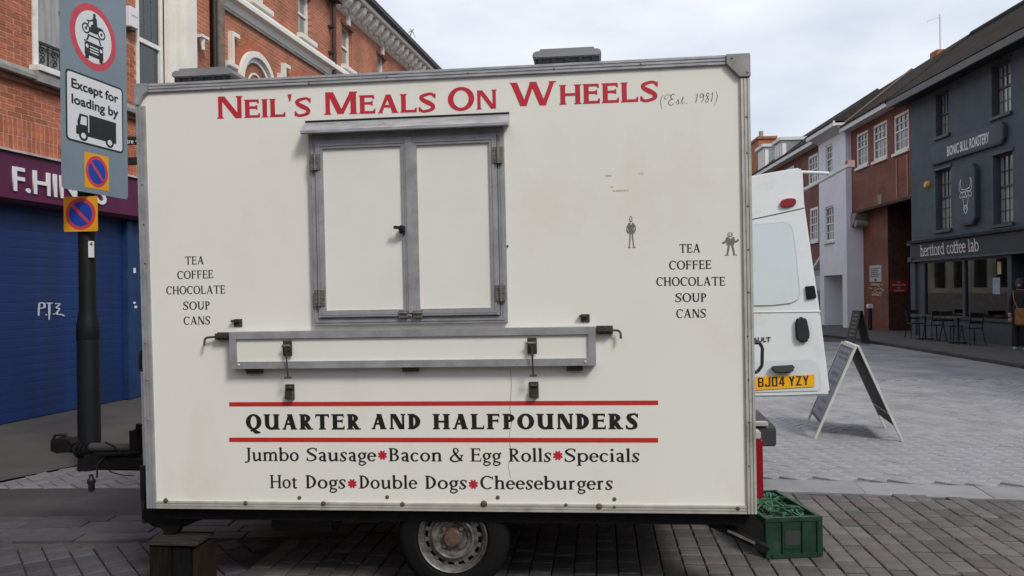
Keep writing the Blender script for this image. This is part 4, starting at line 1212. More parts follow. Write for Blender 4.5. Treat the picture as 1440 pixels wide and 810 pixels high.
# small camera bracket at the corner
bol = empty('bollard', (13.12, 28.7, .085), (0, 0, 0), 'black bollard with a white top standing before the brick pier of the passage', 'bollard')
MB().cyl((0, 0, 0), (0, 0, .80), .075, 12).build('post', M_black, bol)
MB().box(-.09, .09, -.09, .09, .80, .96).build('cap', M_signwhite, bol, bevel=.02)

# ---- white rendered house
wh = empty('white_rendered_house', (PC[0], PC[1], 0), (0, 0, angR),
           'tall narrow white rendered house between two red brick fronts', 'building')
W0 = RF.up(1152, 300, -.22)[0]; W1 = RF.up(1190, 300, -.22)[0]
def rr(u0, v0, u1, v1, y=-.22):
    a = RF.up(u0, v0, y); b = RF.up(u1, v1, y); c = RF.up(u0, v1, y); d = RF.up(u1, v0, y)
    return ((a[0] + c[0]) / 2, (b[0] + d[0]) / 2, (c[1] + b[1]) / 2, (a[1] + d[1]) / 2)
w1_ = rr(1161, 208, 1170.5, 243); w2_ = rr(1160, 293, 1172.5, 339); dr = rr(1159, 388, 1185, 457)
wh_holes = [(w1_[0], w1_[1], 6.40, 7.60), (w2_[0], w2_[1], 3.60, 5.05), (dr[0], dr[1], .05, 2.18)]
wall_cells(W0, W1, .02, 8.2, wh_holes, -.22, .1).build('wall', M_render, wh)
MB().box(W0, W1, .102, 4.8, 2.3, 8.1).box(W1 - .1, W1 - .001, .101, 4.8, .02, 2.3).build('building_core', M_render, wh)
for h in wh_holes[:2]:
    sash_window(wh, h[0], h[1], h[2], h[3], -.14, 3, (2, 2), M_white, M_glass, fw=.07, bar=.03, split=h[2] + (h[3] - h[2]) * .5, name='window')
    MB().box(h[0] - .08, h[1] + .08, -.30, -.221, h[2] - .09, h[2] - .005).build('sill', M_render, wh)
MB().box(dr[0] - .1, dr[1] + .1, .90, 1.0, .02, 2.4).build('recess_back_wall', M_render, wh)
MB().box(dr[0] - .05, dr[0], .101, .899, .02, 2.29).box(dr[1], dr[1] + .05, .101, .899, .02, 2.29).box(dr[0] - .05, dr[1] + .05, .101, .899, 2.18, 2.295).build('recess_side_wall', M_render, wh)
MB().box(dr[0] + .5, dr[1] - .1, .86, .898, 1.52, 1.60).build('wall_scribble', M_ink_grey, wh)
MB().box(W0 - .15, W1 + .05, -.62, -.22, 8.00, 8.10).box(W0 - .15, W1 + .05, -.70, -.622, 7.98, 8.18).build('white_eaves_board', M_gutwhite, wh)
MB().prism_x([(-.6, 7.995), (-.221, 7.995), (-.221, 7.80)], W0, W1).build('soffit_cove', M_gutwhite, wh)
roof_on(wh, W0 - .15, W1 + .02, 8.19, 10.14, -.72, 2.35)
# ---- further red brick house
fb = empty('far_red_brick_house', (PC[0], PC[1], 0), (0, 0, angR),
           'red brick house beyond the white one, white sash windows over a dark shopfront', 'building')
b1 = rr(1137, 221, 1150.5, 256, 0); b2 = rr(1139, 293, 1150.5, 338, 0)
XB = -20.0; XF = W0 - .01
fh = [(b1[0], b1[1], 6.30, 7.65), (b2[0], b2[1], 3.75, 5.28), (-14, -12.6, 6.3, 7.65), (-14, -12.6, 3.75, 5.28), (-17.5, -16.2, 6.3, 7.65)]
wall_cells(XB, XF, 2.95, 8.2, fh, 0, .3).build('wall', M_brick_right, fb)
for h in fh:
    sash_window(fb, h[0], h[1], h[2], h[3], .05, 3, (2, 2), M_white, M_glass, fw=.12, bar=.035, sill=.09, msill=M_white)
MB().box(XB, XF, .302, 4.8, .02, 8.1).build('building_core', M_cafedark, fb)
MB().box(XB, XF, .05, .3, .02, 2.94).build('shopfront', mat('dark_shopfront', (.025, .028, .035), .3, var=.4, scale=2), fb)
MB().box(XB, XF, -.10, .049, 2.50, 2.93).build('shop_fascia', M_cafetrim, fb)
MB().beam((XF - .05, -.55, 2.45), (XF - .05, -.02, 3.25), .05, .05).beam((XF - .9, -.55, 2.45), (XF - .05, -.55, 2.45), .05, .05).build('awning_rail', M_white, fb)
MB().box(XB, XF - .12, -.36, 0, 7.93, 8.00).box(XB, XF - .12, -.44, -.362, 7.91, 8.12).build('white_eaves_board', M_gutwhite, fb)
roof_on(fb, XB, XF - .15, 8.13, 10.25, -.46, 2.35)
MB().box(XF - 1.4, XF - .3, -.04, -.001, .9, 2.2).build('shop_window', M_glass, fb)
# ---- house with white dormers further on
dm = empty('dormered_house', (PC[0], PC[1], 0), (0, 0, angR),
           'distant house with white dormer windows in its dark roof behind the van', 'building')
MB().box(-46, XB - .02, -.2, 5, .02, 7.6).build('wall', M_brick_right, dm)
roof_on(dm, -46, XB - .02, 7.65, 10.0, -.35, 2.6)
for (u0, u1, vt, vb, dep) in ((1066.0, 1076.0, 210, 238, 1.7), (1089.5, 1100.5, 201, 226, 2.0)):
    a = RF.up(u0, vt, -.1); b = RF.up(u1, vb, -.1)
    xa, xb_ = a[0], b[0]; zb, zt = b[1], (a[1] + RF.up(u1, vt, -.1)[1]) / 2
    if vt < 200: zt = zb + 1.6
    d_ = MB().box(xa, xb_, -.1, dep, zb, zt).build('dormer', M_white, dm)
    MB().box(xa - .12, xb_ + .12, -.25, dep + .3, zt + .002, zt + .16).build('dormer_roof', M_gutwhite, d_)
    n_ = 3
    for k in range(n_):
        w_ = (xb_ - xa) / n_
        MB().box(xa + k * w_ + .08, xa + (k + 1) * w_ - .08, -.115, -.101, zb + .15, zt - .15).build('pane', M_netglass, d_)
    MB().box(xb_ + .001, xb_ + .012, .1, dep - .15, zb + .15, zt - .12).build('cheek_panel', mat('blue_grey_cheek', (.22, .25, .28), .5, var=.2), d_)
# chimney far behind
ch = empty('chimney_house', (PC[0], PC[1], 0), (0, 0, angR), 'terracotta chimney stack of a far house just right of the trailer corner', 'chimney')
ca = RF.up(1055, 232, 3.0); cb_ = RF.up(1067, 199, 3.0)
MB().box(-70, -52, 1.5, 6, .02, 8.4).build('wall', M_brick_right, ch)
MB().box(ca[0], cb_[0], 3.0, 4.2, 8.3, RF.up(1061, 200, 3)[1]).build('chimney_stack', M_terra, ch)
zc = RF.up(1061, 200, 3)[1]
MB().box(ca[0] - .1, cb_[0] + .1, 2.9, 4.3, zc + .002, zc + .18).build('chimney_cap', M_terra, ch)
MB().cyl(((ca[0] + cb_[0]) / 2, 3.5, zc + .18), ((ca[0] + cb_[0]) / 2, 3.5, zc + .8), .16, 10).build('chimney_pot', M_greystone, ch)
# aerial on the ridge between brick and grey buildings
am = empty('mast_aerial', tuple(RF.M @ Vector((-2.9, 2.35, 10.0))), (0, 0, 0), 'thin white mast aerial on the brown tiled ridge above the brick building', 'aerial')
MB().cyl((0, 0, 0), (0, 0, 1.45), .03, 8).build('mast', M_signwhite, am)
MB().beam((-.45, 0, 1.20), (.0, 0, 1.38), .03, .03).build('crossbar', M_signwhite, am)
MB().box(-.25, .25, -.25, .25, -.12, .12).build('mast_base', M_terra, am)

# ---- cafe tables, chairs
def cafe_table():
    t = empty('cafe_table', (0, 0, .085), (0, 0, 0), 'x', 'table')
    MB().box(-.30, .30, -.30, .30, .70, .725).build('table_top', mat('worn_grey_top', (.10, .105, .11), .3, var=.2), t, bevel=.006)
    MB().cyl((0, 0, .03), (0, 0, .70), .025, 10).build('stem', M_black, t)
    MB().beam((-.25, 0, .02), (.25, 0, .02), .05, .03).beam((0, -.25, .021), (0, .25, .021), .05, .03).build('foot', M_black, t)
    return t
def copy_tree(o, parent=None):
    c = o.copy(); COL.objects.link(c); c.parent = parent
    for ch_ in list(o.children): copy_tree(ch_, c)
    return c
def cafe_chair():
    t = empty('cafe_chair', (0, 0, .085), (0, 0, 0), 'x', 'chair')
    MB().box(-.20, .20, -.20, .20, .44, .465).build('seat', M_black, t, bevel=.005)
    for sx in (-1, 1):
        MB().cyl((sx * .22, -.22, 0), (sx * .17, -.17, .44), .014, 8).build('leg', M_black, t)
        MB().tube([(sx * .22, .26, 0), (sx * .17, .17, .46), (sx * .18, .26, .86)], .014, 8).build('leg', M_black, t)
    MB().beam((-.17, .235, .80), (.17, .235, .80), .02, .12).build('backrest', M_black, t)
    MB().beam((-.17, .19, .60), (.17, .19, .60), .02, .05).build('back_slat', M_black, t)
    return t
t1 = cafe_table(); t2 = copy_tree(t1)
for t_, (lx, ly), lab in ((t1, (2.35, -.75), 'black cafe table beneath the left pane of the coffee shop window'), (t2, (4.15, -.75), 'black cafe table beneath the right pane of the coffee shop window')):
    w_ = CF.M @ Vector((lx, ly, 0)); t_.location = (w_.x, w_.y, .085); t_.rotation_euler = (0, 0, angC + .1); t_['label'] = lab; t_['group'] = 'cafe tables outside the coffee shop'
c0 = cafe_chair()
for k, (lx, ly, rz, lab) in enumerate(((1.65, -.70, 1.5, 'black metal chair nearest the grey pilaster, left of the left cafe table'), (2.95, -.80, -1.5, 'black metal chair on the right side of the left cafe table'),
                                       (3.55, -.60, 1.7, 'black metal chair on the left side of the right cafe table'), (4.80, -.75, -1.5, 'black metal chair nearest the dark shop doorway'))):
    c_ = c0 if k == 0 else copy_tree(c0)
    w_ = CF.M @ Vector((lx, ly, 0)); c_.location = (w_.x, w_.y, .085); c_.rotation_euler = (0, 0, angC + rz); c_['label'] = lab; c_['group'] = 'cafe chairs outside the coffee shop'
# person at the right edge, in front of the coffee shop door
def skin_body(name, verts, edges, radii, parent, mats, pick, sub=2):
    me = bpy.data.meshes.new(name); me.from_pydata(verts, edges, []); ob = bpy.data.objects.new(name, me); COL.objects.link(ob)
    ob.modifiers.new('skin', 'SKIN').use_smooth_shade = True
    for v, r in zip(me.skin_vertices[0].data, radii): v.radius = r if isinstance(r, tuple) else (r, r); v.use_root = False
    me.skin_vertices[0].data[0].use_root = True
    sb = ob.modifiers.new('sub', 'SUBSURF'); sb.levels = sub; sb.render_levels = sub
    bpy.context.view_layer.update()
    m2 = bpy.data.meshes.new_from_object(ob.evaluated_get(bpy.context.evaluated_depsgraph_get())); m2.name = name
    bpy.data.objects.remove(ob); bpy.data.meshes.remove(me)
    m2.materials.clear()
    for m in mats: m2.materials.append(m)
    for p in m2.polygons: p.material_index = pick(p.center); p.use_smooth = True
    return link(bpy.data.objects.new(name, m2), parent)
pf = gp(1436, 493.5, .085)
pe = empty('person', (pf.x, pf.y, .085), (0, 0, radians(-55)), 'person in dark clothes with a brown shoulder bag standing at the coffee shop door', 'person')
M_skin = mat('skin', (.42, .24, .18), .5, var=.08); M_clothes = mat('black_clothing', (.012, .012, .013), .85, var=.2); M_shoe = mat('pale_shoe', (.5, .5, .48), .6); M_hair = mat('dark_hair', (.015, .012, .010), .7)
bv = [(0, 0, .92), (0, 0, 1.10), (0, .005, 1.28), (0, .01, 1.40), (0, -.005, 1.47), (0, -.02, 1.55), (0, -.02, 1.63),
      (.17, .01, 1.36), (.22, -.01, 1.10), (.20, -.14, .92), (.19, -.20, .86), (-.17, .01, 1.36), (-.22, .0, 1.10), (-.21, -.05, .86), (-.21, -.07, .79),
      (.09, 0, .86), (.10, -.015, .48), (.11, .02, .09), (.12, -.11, .045), (-.09, 0, .86), (-.11, .03, .48), (-.12, .06, .09), (-.13, -.07, .045)]
be = [(0, 1), (1, 2), (2, 3), (3, 4), (4, 5), (5, 6), (3, 7), (7, 8), (8, 9), (9, 10), (3, 11), (11, 12), (12, 13), (13, 14), (0, 15), (15, 16), (16, 17), (17, 18), (0, 19), (19, 20), (20, 21), (21, 22)]
brr = [(.16, .12), (.15, .115), (.17, .12), (.11, .08), .050, (.075, .09), (.07, .085), .065, .050, .038, .036, .065, .050, .038, .036, .095, .065, .048, .042, .095, .065, .048, .042]
skin_body('body', bv, be, brr, pe, [M_clothes, M_skin, M_shoe], lambda c: 1 if c.z > 1.45 or (c.z < .90 and abs(c.x) > .165 and c.z > .7) else (2 if c.z < .085 else 0))
MB().lathe_z([(0, 1.735), (.06, 1.725), (.098, 1.67), (.105, 1.60), (.10, 1.52), (.085, 1.47), (.07, 1.50)], 0, .012, 18).build('hair', M_hair, pe)
MB().prism_y([(-.018, 1.555), (.018, 1.555), (.008, 1.60), (-.008, 1.60)], -.128, -.10).build('nose', M_skin, pe, bevel=.003)
MB().box(-.042, -.022, -.112, -.10, 1.605, 1.615).box(.022, .042, -.112, -.10, 1.605, 1.615).build('eyes', M_hair, pe)
MB().box(-.025, .025, -.114, -.10, 1.520, 1.528).build('mouth', mat('lips', (.3, .1, .09), .5), pe)
for sx, hx, hy, hz in ((1, .19, -.22, .83), (-1, -.21, -.08, .755)):
    for k in range(4):
        MB().tube([(hx + (k - 1.5) * .016, hy + .01, hz + .01), (hx + (k - 1.5) * .017, hy - .005, hz - .035 - .005 * (k in (1, 2))), (hx + (k - 1.5) * .016, hy - .0, hz - .065 - .01 * (k in (1, 2)))], .0085, 6).build('finger', M_skin, pe)
    MB().tube([(hx - sx * .03, hy, hz + .03), (hx - sx * .045, hy - .015, hz), (hx - sx * .042, hy - .02, hz - .025)], .010, 6).build('thumb', M_skin, pe)
bag = empty('shoulder_bag', (pf.x, pf.y, .085), (0, 0, radians(-55)), 'orange-brown shoulder bag carried by the person at the coffee shop door', 'bag')
MB().box(-.02, .32, -.30, -.17, .62, 1.02).build('bag_body', mat('orange_brown_leather', (.24, .10, .035), .55, var=.3, scale=9), bag, bevel=.03)
MB().tube([(.02, -.20, 1.0), (-.08, -.16, 1.22), (-.15, -.02, 1.43), (-.06, .12, 1.35), (.22, .14, 1.1), (.31, -.18, 1.0)], .012, 8).build('strap', MATS['orange_brown_leather'], bag)

# ================================================================== SIGN POST ON THE LEFT
sp = empty('traffic_sign_post', (-3.91, 7.21, .02), (0, 0, 0), 'black street sign post with grey sign board and yellow no-waiting plates left of the trailer', 'sign post')
MB().lathe_z([(.0, 0), (.105, 0), (.098, .05), (.095, 1.34), (.09, 1.37), (.074, 1.47), (.072, 4.8), (0, 4.8)], 0, 0, 24).build('pole', M_post, sp)
MB().lathe_z([(.0965, 1.20), (.0985, 1.21), (.0985, 1.33), (.0965, 1.34)], 0, 0, 24).build('pole_collar', M_post, sp)
def sticker_on_pole(u0, v0, u1, v1, m, name='sticker'):
    a = at(u0, v0, 7.137); b = at(u1, v1, 7.137)
    return MB().box(a.x + 3.91, b.x + 3.91, a.y - 7.21, a.y - 7.21 + .02, b.z - .02, a.z - .02).build(name, m, sp)
st_ = sticker_on_pole(124, 339, 131, 362, M_signwhite, 'number_sticker')
a_ = at(125.5, 346, 7.13); b_ = at(130, 346, 7.13)
sans('4', (a_.x + 3.91, a_.z - .02), (b_.x + 3.91, a_.z - .02), .04, M_black, sp, y=-.076, name='number')
SFr, angS = street_frame((-3.80, 7.18), dl)
sg_root = sp
def sgl(M, root):      # part placed in a frame of its own under the post
    pass
SFM = Matrix.Translation((3.91, -7.21, -.02)) @ SFr.M
def sput(o):
    o.matrix_local = SFM; return o
xL = SFr.up(85.5, 140)[0]; xR = SFr.up(178.5, 140)[0]; zB = (SFr.up(90, 267.5)[1] + SFr.up(178, 278)[1]) / 2
def rrect(x0, x1, z0, z1, r, n=5):
    o = []
    for cx, cz, a0 in ((x1 - r, z1 - r, 0), (x0 + r, z1 - r, 90), (x0 + r, z0 + r, 180), (x1 - r, z0 + r, 270)):
        for k in range(n + 1):
            a = radians(a0 + 90 * k / n); o.append((cx + r * cos(a), cz + r * sin(a)))
    return o
board = sput(MB().prism_y(rrect(xL, xR, zB, zB + 1.95, .04), 0, .004).build('sign_board', M_signgrey, sp))
sput(MB().box(xL + .02, xR - .02, .0045, .03, zB + .3, zB + .34).box(xL + .02, xR - .02, .0045, .03, zB + 1.5, zB + 1.54).build('board_channel', M_steel, sp))
# round sign
c0x = (SFr.up(99, 48)[0] + SFr.up(162, 60)[0]) / 2; c0z = (SFr.up(120, 2)[1] + SFr.up(140, 101)[1]) / 2
RR = (SFr.up(162, 60)[0] - SFr.up(99, 48)[0]) / 2; RZ = (SFr.up(125, 2)[1] - SFr.up(138, 101)[1]) / 2; RR = (RR + RZ) / 2
rs_ = sput(MB().lathe_y([(0, -.001), (RR, -.001)], c0x, c0z, 40).build('round_sign', M_signred, sp, fix=False))
sput(MB().lathe_y([(0, -.002), (RR * .79, -.002)], c0x, c0z, 40).build('round_sign_face', M_signface, sp, fix=False))
def disc(cx, cy, r, n=16): return [[(cx + r * cos(2 * pi * k / n), cy + r * sin(2 * pi * k / n)) for k in range(n)]]
bike = ring(-.30, .24, .155, .155, .045, .045, n=18) + ring(.30, .24, .155, .155, .045, .045, n=18)
bike += disc(-.30, .24, .045) + disc(.30, .24, .045)
bike += [[(-.16, .18), (.12, .18), (.20, .30), (.16, .40), (-.02, .40), (-.10, .34), (-.18, .30)]]
bike += ribbon([(-.30, .24, .03), (-.20, .44, .04), (-.22, .50, .03)]) + ribbon([(-.28, .48, .03), (-.14, .50, .03)])
bike += [[(-.02, .40), (.14, .40), (.12, .62), (.04, .70), (-.04, .64)]] + disc(.03, .72, .055) + ribbon([(.05, .62, .06), (-.10, .52, .045), (-.20, .49, .04)]) + ribbon([(.06, .42, .09), (-.08, .36, .07), (-.04, .20, .06)])
bike += [[(.12, .30), (.34, .36), (.36, .42), (.12, .42)]]
car = [[(-.30, -.10), (-.22, .10), (.22, .10), (.30, -.10), (.24, -.10), (.18, .05), (-.18, .05), (-.24, -.10)]]
car += [[(-.32, -.12), (.32, -.12), (.36, -.20), (.36, -.46), (-.36, -.46), (-.36, -.20)]]
car += [[(-.34, -.44), (-.20, -.44), (-.20, -.62), (-.34, -.62)], [(.20, -.44), (.34, -.44), (.34, -.62), (.20, -.62)], [(-.36, -.46), (.36, -.46), (.36, -.52), (-.36, -.52)]]
car += [[(-.38, -.10), (-.31, -.10), (-.31, -.14), (-.38, -.14)], [(.31, -.10), (.38, -.10), (.38, -.14), (.31, -.14)]]
fnR = lambda a, b: (c0x + a * RR * 1.12, c0z - .02 + b * RR * 1.05)
sput(flat_polys(bike, M_black, sp, 'motorcycle_symbol', y=-.003, fn=fnR))
sput(flat_polys(car, M_black, sp, 'car_symbol', y=-.003, fn=fnR))
sput(flat_polys(disc(-.27, -.26, .055) + disc(.27, -.26, .055) + rc(-.17, .17, -.26, -.225) + rc(-.17, .17, -.34, -.305) + rc(-.17, .17, -.42, -.385), M_signface, sp, 'car_lights', y=-.004, fn=fnR))
# lower panel
p0 = SFr.up(91.5, 96); p1 = SFr.up(173, 124); p2 = SFr.up(173, 213); p3 = SFr.up(93, 200)
lx0, lx1 = (p0[0] + p3[0]) / 2, (p1[0] + p2[0]) / 2; lz0, lz1 = (p2[1] + p3[1]) / 2, (p0[1] + p1[1]) / 2
sput(MB().prism_y(rrect(lx0, lx1, lz0, lz1, .045), -.0012, -.0008).build('loading_plate', M_black, sp))
sput(MB().prism_y(rrect(lx0 + .018, lx1 - .018, lz0 + .018, lz1 - .018, .03), -.0022, -.0018).build('loading_plate_face', M_signface, sp))
Wl, Hl = lx1 - lx0, lz1 - lz0
sput(sans('Except for', (lx0 + Wl * .09, lz0 + Hl * .755), (lx0 + Wl * .91, lz0 + Hl * .755), Hl * .135, M_black, sp, y=-.0032, bold=.03))
sput(sans('loading by', (lx0 + Wl * .09, lz0 + Hl * .535), (lx0 + Wl * .91, lz0 + Hl * .535), Hl * .135, M_black, sp, y=-.0032, bold=.03))
tk = [[(.38, .12), (.86, .12), (.86, .42), (.38, .42)], [(.18, .10), (.86, .10), (.86, .16), (.18, .16)], [(.20, .12), (.36, .12), (.36, .40), (.22, .40), (.18, .28)], [(.16, .10), (.36, .10), (.36, .22), (.16, .22)]]
fnT = lambda a, b: (lx0 + Wl * a, lz0 + Hl * (b + .02))
sput(flat_polys(tk + disc(.28, .095, .075) + disc(.74, .095, .075), M_black, sp, 'lorry_symbol', y=-.0032, fn=fnT))
sput(flat_polys(disc(.28, .095, .042) + disc(.74, .095, .042) + [[(.225, .25), (.335, .25), (.335, .37), (.245, .37)]], M_signface, sp, 'lorry_symbol_detail', y=-.0042, fn=fnT))
# no-waiting plates
def no_waiting(x0, x1, z0, z1, put, y=-.001):
    put(MB().prism_y(rrect(x0, x1, z0, z1, .012), y - .001, y).build('no_waiting_plate', M_signyellow, sp))
    cx, cz, r = (x0 + x1) / 2, (z0 + z1) / 2, min(x1 - x0, z1 - z0) * .455
    put(MB().lathe_y([(0, y - .002), (r, y - .002)], cx, cz, 32).build('no_waiting_ring', M_signred, sp, fix=False))
    put(MB().lathe_y([(0, y - .003), (r * .78, y - .003)], cx, cz, 32).build('no_waiting_disc', M_signblue, sp, fix=False))
    d = r * .80 * .7071; w = r * .12
    put(MB().prism_y([(cx - d - w, cz + d), (cx - d + w, cz + d + w * .2), (cx + d + w, cz - d), (cx + d - w, cz - d - w * .2)], y - .0042, y - .0038).build('no_waiting_bar', M_signred, sp))
a1 = SFr.up(118.5, 215); a2 = SFr.up(153, 268.5); a3 = SFr.up(118.5, 263.5); a4 = SFr.up(153, 219)
no_waiting(a1[0], a2[0], (a2[1] + a3[1]) / 2, (a1[1] + a4[1]) / 2, sput)
QF, angQ = street_frame((-3.91, 7.115), Vector((.985, -.10)).normalized())
QM = Matrix.Translation((3.91, -7.21, -.02)) @ QF.M
def qput(o): o.matrix_local = QM; return o
a1 = QF.up(89.5, 277); a2 = QF.up(138, 325)
no_waiting(a1[0], a2[0], a2[1], a1[1], qput, y=-.002)
qput(MB().box(-.1, .1, .0, .02, a2[1] + .1, a2[1] + .14).build('plate_clip', M_steel, sp))

# fingerpost whose arms show between the sign board and the trailer
fp = empty('fingerpost', (-3.72, 9.0, .02), (0, 0, 0), 'black fingerpost whose two boards show between the grey sign board and the trailer corner', 'signpost')
MB().cyl((0, .08, 0), (0, .08, 3.75), .045, 12).build('post', M_black, fp)
for k, (v0, v1) in enumerate(((192.5, 203.5), (221.5, 232))):
    a = at(180, v0, 9.0); b = at(180, v1, 9.0)
    arm = MB().box(-1.05, .25, -.02, .02, b.z - .02, a.z - .02).build('finger_board', M_black, fp, bevel=.005)
    if k == 0:
        p_ = at(177.5, 201.5, 8.97); q_ = at(187, 201.5, 8.97)
        sans('tre', (p_.x + 3.72, p_.z - .02), (q_.x + 3.72, p_.z - .02), .055, M_signwhite, arm, y=-.0215, bold=.01)
        MB().box(q_.x + 3.72 + .025, q_.x + 3.72 + .07, -.0215, -.0205, p_.z, p_.z + .012).build('dash', M_signwhite, arm)

# ================================================================== THE CATERING TRAILER
OFF = 1.61246
TC = Vector((-.39624, 4.02, OFF))
TR_ = (Matrix.Rotation(-.10349, 4, 'Z') @ Matrix.Rotation(.015575, 4, 'X') @ Matrix.Rotation(-.0079815, 4, 'Y'))
TM = Matrix.Translation(TC) @ TR_ @ Matrix.Translation((0, 0, -OFF))
TF = Frame(TM)
TW, TH, TD = 3.18152, 2.26061, 1.75
HX = TW / 2; Z0 = OFF - TH / 2; Z1 = OFF + TH / 2
tr = empty('catering_trailer', tuple(TM.translation), tuple(TM.to_euler()),
           'cream catering trailer with closed serving hatch, red painted title and black menu lettering', 'trailer')
def T(u, v, y=0.0): return TF.up(u, v, y)
def TR4(a, b, c, d, y=0.0):
    """average rectangle through four measured corners tl, tr, br, bl"""
    a, b, c, d = T(*a, y), T(*b, y), T(*c, y), T(*d, y)
    return (a[0] + d[0]) / 2, (b[0] + c[0]) / 2, (c[1] + d[1]) / 2, (a[1] + b[1]) / 2
body = MB().box(-HX + .004, HX - .004, 0, TD, Z0 + .004, Z1 - .004).build('body', M_panel, tr)
MB().prism_x([(0, Z1 - .003), (TD, Z1 - .003), (TD / 2, Z1 + .05)], -HX + .03, HX - .03).build('roof_skin', M_alu, tr)
# edge trims with ribs
def trim(name, x0, x1, z0, z1, horiz, m):
    mb = MB().box(x0, x1, -.010, .02, z0, z1)
    n = 3
    for k in range(n):
        t = (k + .5) / n
        if horiz:
            c = z0 + (z1 - z0) * t; h = (z1 - z0) / n * .30; mb.box(x0, x1, -.014, -.0101, c - h, c + h)
        else:
            c = x0 + (x1 - x0) * t; h = (x1 - x0) / n * .30; mb.box(c - h, c + h, -.014, -.0101, z0, z1)
    return mb.build(name, m, tr)
TWd = .046
trim('top_trim', -HX + .075, HX - .115, Z1 - TWd, Z1 + .002, True, M_alu)
trim('bottom_trim', -HX + .052, HX - .048, Z0 - .002, Z0 + .040, True, M_alu_lt)
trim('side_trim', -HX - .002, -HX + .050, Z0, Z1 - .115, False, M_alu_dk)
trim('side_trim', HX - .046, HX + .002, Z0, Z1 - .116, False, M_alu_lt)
MB().box(-HX - .004, -HX, .0, TD, Z0, Z1).box(HX, HX + .004, 0, TD, Z0, Z1).build('end_skin', M_panel, tr)
MB().prism_y([(HX + .004, Z1 + .004), (HX - .113, Z1 + .004), (HX - .113, Z1 - .045), (HX - .050, Z1 - .112), (HX + .004, Z1 - .112)], -.022, .05).build('corner_cap', mat('grey_corner_casting', (.27, .27, .26), .5, .4, var=.15, scale=12), tr, bevel=.004)
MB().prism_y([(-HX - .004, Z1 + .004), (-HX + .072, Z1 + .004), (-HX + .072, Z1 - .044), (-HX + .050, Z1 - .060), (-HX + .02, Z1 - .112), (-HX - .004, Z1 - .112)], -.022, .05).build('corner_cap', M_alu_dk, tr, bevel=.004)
def dome(mb, x, z, r, y=-.014):
    mb.lathe_y([(.0, -.55 * r), (.6 * r, -.45 * r), (r, 0)], x, z, 10, y0=y)
rv = MB()
for u, v in ((313, 123), (436, 116), (545, 107), (659, 102), (779, 96), (901, 89)): dome(rv, *T(u, v + 2), .006)
for u, v in ((202, 260), (204, 316), (206, 370), (207, 482), (209, 534), (211, 590)): dome(rv, *T(u, v), .006)
for u, v in ((1049, 165), (1050, 215), (1051, 290), (1051.5, 351), (1052, 411), (1051, 472), (1052, 533), (1053, 593), (1053, 654)): dome(rv, *T(u, v), .006)
for u, v in ((1028, 83), (1050, 103)): dome(rv, *T(u, v), .007, -.022)
o = rv.build('rivet', M_steel, tr, fix=False); o['kind'] = 'stuff'
for u, v, r in ((347, 706.5, .013), (456, 707, .013), (567, 708, .013), (681, 707.5, .018), (796, 709, .009), (842.5, 711, .016), (235, 703, .014), (1037, 714, .011), (864, 712, .008)):
    x, z = T(u, v); mb = MB(); dome(mb, x, z, r); mb.build('bolt', M_rust, tr, fix=False)
for u, v in ((421, 700), (544.5, 699), (700, 699.5), (864, 702)):
    x, z = T(u, v); mb = MB(); dome(mb, x, z, .011, 0); mb.build('bolt', M_rust, tr, fix=False)
# hairline crack and faint marks
ck = ribbon([(*T(718, 521), .003), (*T(719, 545), .004), (*T(717, 575), .003), (*T(720, 590), .004), (*T(716, 615), .003), (*T(719, 640), .004), (*T(715, 655), .003), (*T(718, 672), .002)], 3)
flat_polys(ck, M_crack, tr, 'hairline_crack', y=-.0006)
for (u, v, w, h) in ((851, 246, 9, 2.5), (898, 243, 7, 2.5), (862, 267, 22, 2.5), (858, 262, 5, 2)):
    x, z = T(u, v); MB().box(x, x + w / 278., -.0006, .0, z - h / 278., z).build('sticker_residue', M_smudge, tr)
x, z = T(714, 346); MB().box(x - .004, x + .004, -.006, 0, z - .004, z + .004).build('screw', M_black, tr)

# ---- serving hatch
FO = TR4((433.6, 192), (708.4, 178), (713.9, 452.6), (441.5, 457.5), -.02)
def frame_ring(x0, x1, z0, z1, w, y0, y1, name, m, parent, groove=True):
    mb = MB()
    mb.prism_y([(x0, z0), (x1, z0), (x1 - w, z0 + w), (x0 + w, z0 + w)], y0, y1)
    mb.prism_y([(x1, z1), (x0, z1), (x0 + w, z1 - w), (x1 - w, z1 - w)], y0, y1)
    mb.prism_y([(x0, z1), (x0, z0), (x0 + w, z0 + w), (x0 + w, z1 - w)], y0, y1)
    mb.prism_y([(x1, z0), (x1, z1), (x1 - w, z1 - w), (x1 - w, z0 + w)], y0, y1)
    if groove:
        g, h = w * .36, w * .64
        for (a, b) in ((g, h),):
            mb.box(x0 + a, x1 - a, y0 - .004, y0 - .0002, z0 + a, z0 + b).box(x0 + a, x1 - a, y0 - .004, y0 - .0002, z1 - b, z1 - a)
            mb.box(x0 + a, x0 + b, y0 - .0038, y0 - .0002, z0 + b + .0005, z1 - b - .0005).box(x1 - b, x1 - a, y0 - .0038, y0 - .0002, z0 + b + .0005, z1 - b - .0005)
    return mb.build(name, m, parent)
hf = frame_ring(FO[0], FO[1], FO[2], FO[3], .034, -.026, .0, 'hatch_frame', M_alu_dk, tr)
xm = (T(573.7, 200, -.03)[0] + T(581.3, 440, -.03)[0]) / 2
dz0, dz1 = FO[2] + .037, FO[3] - .036
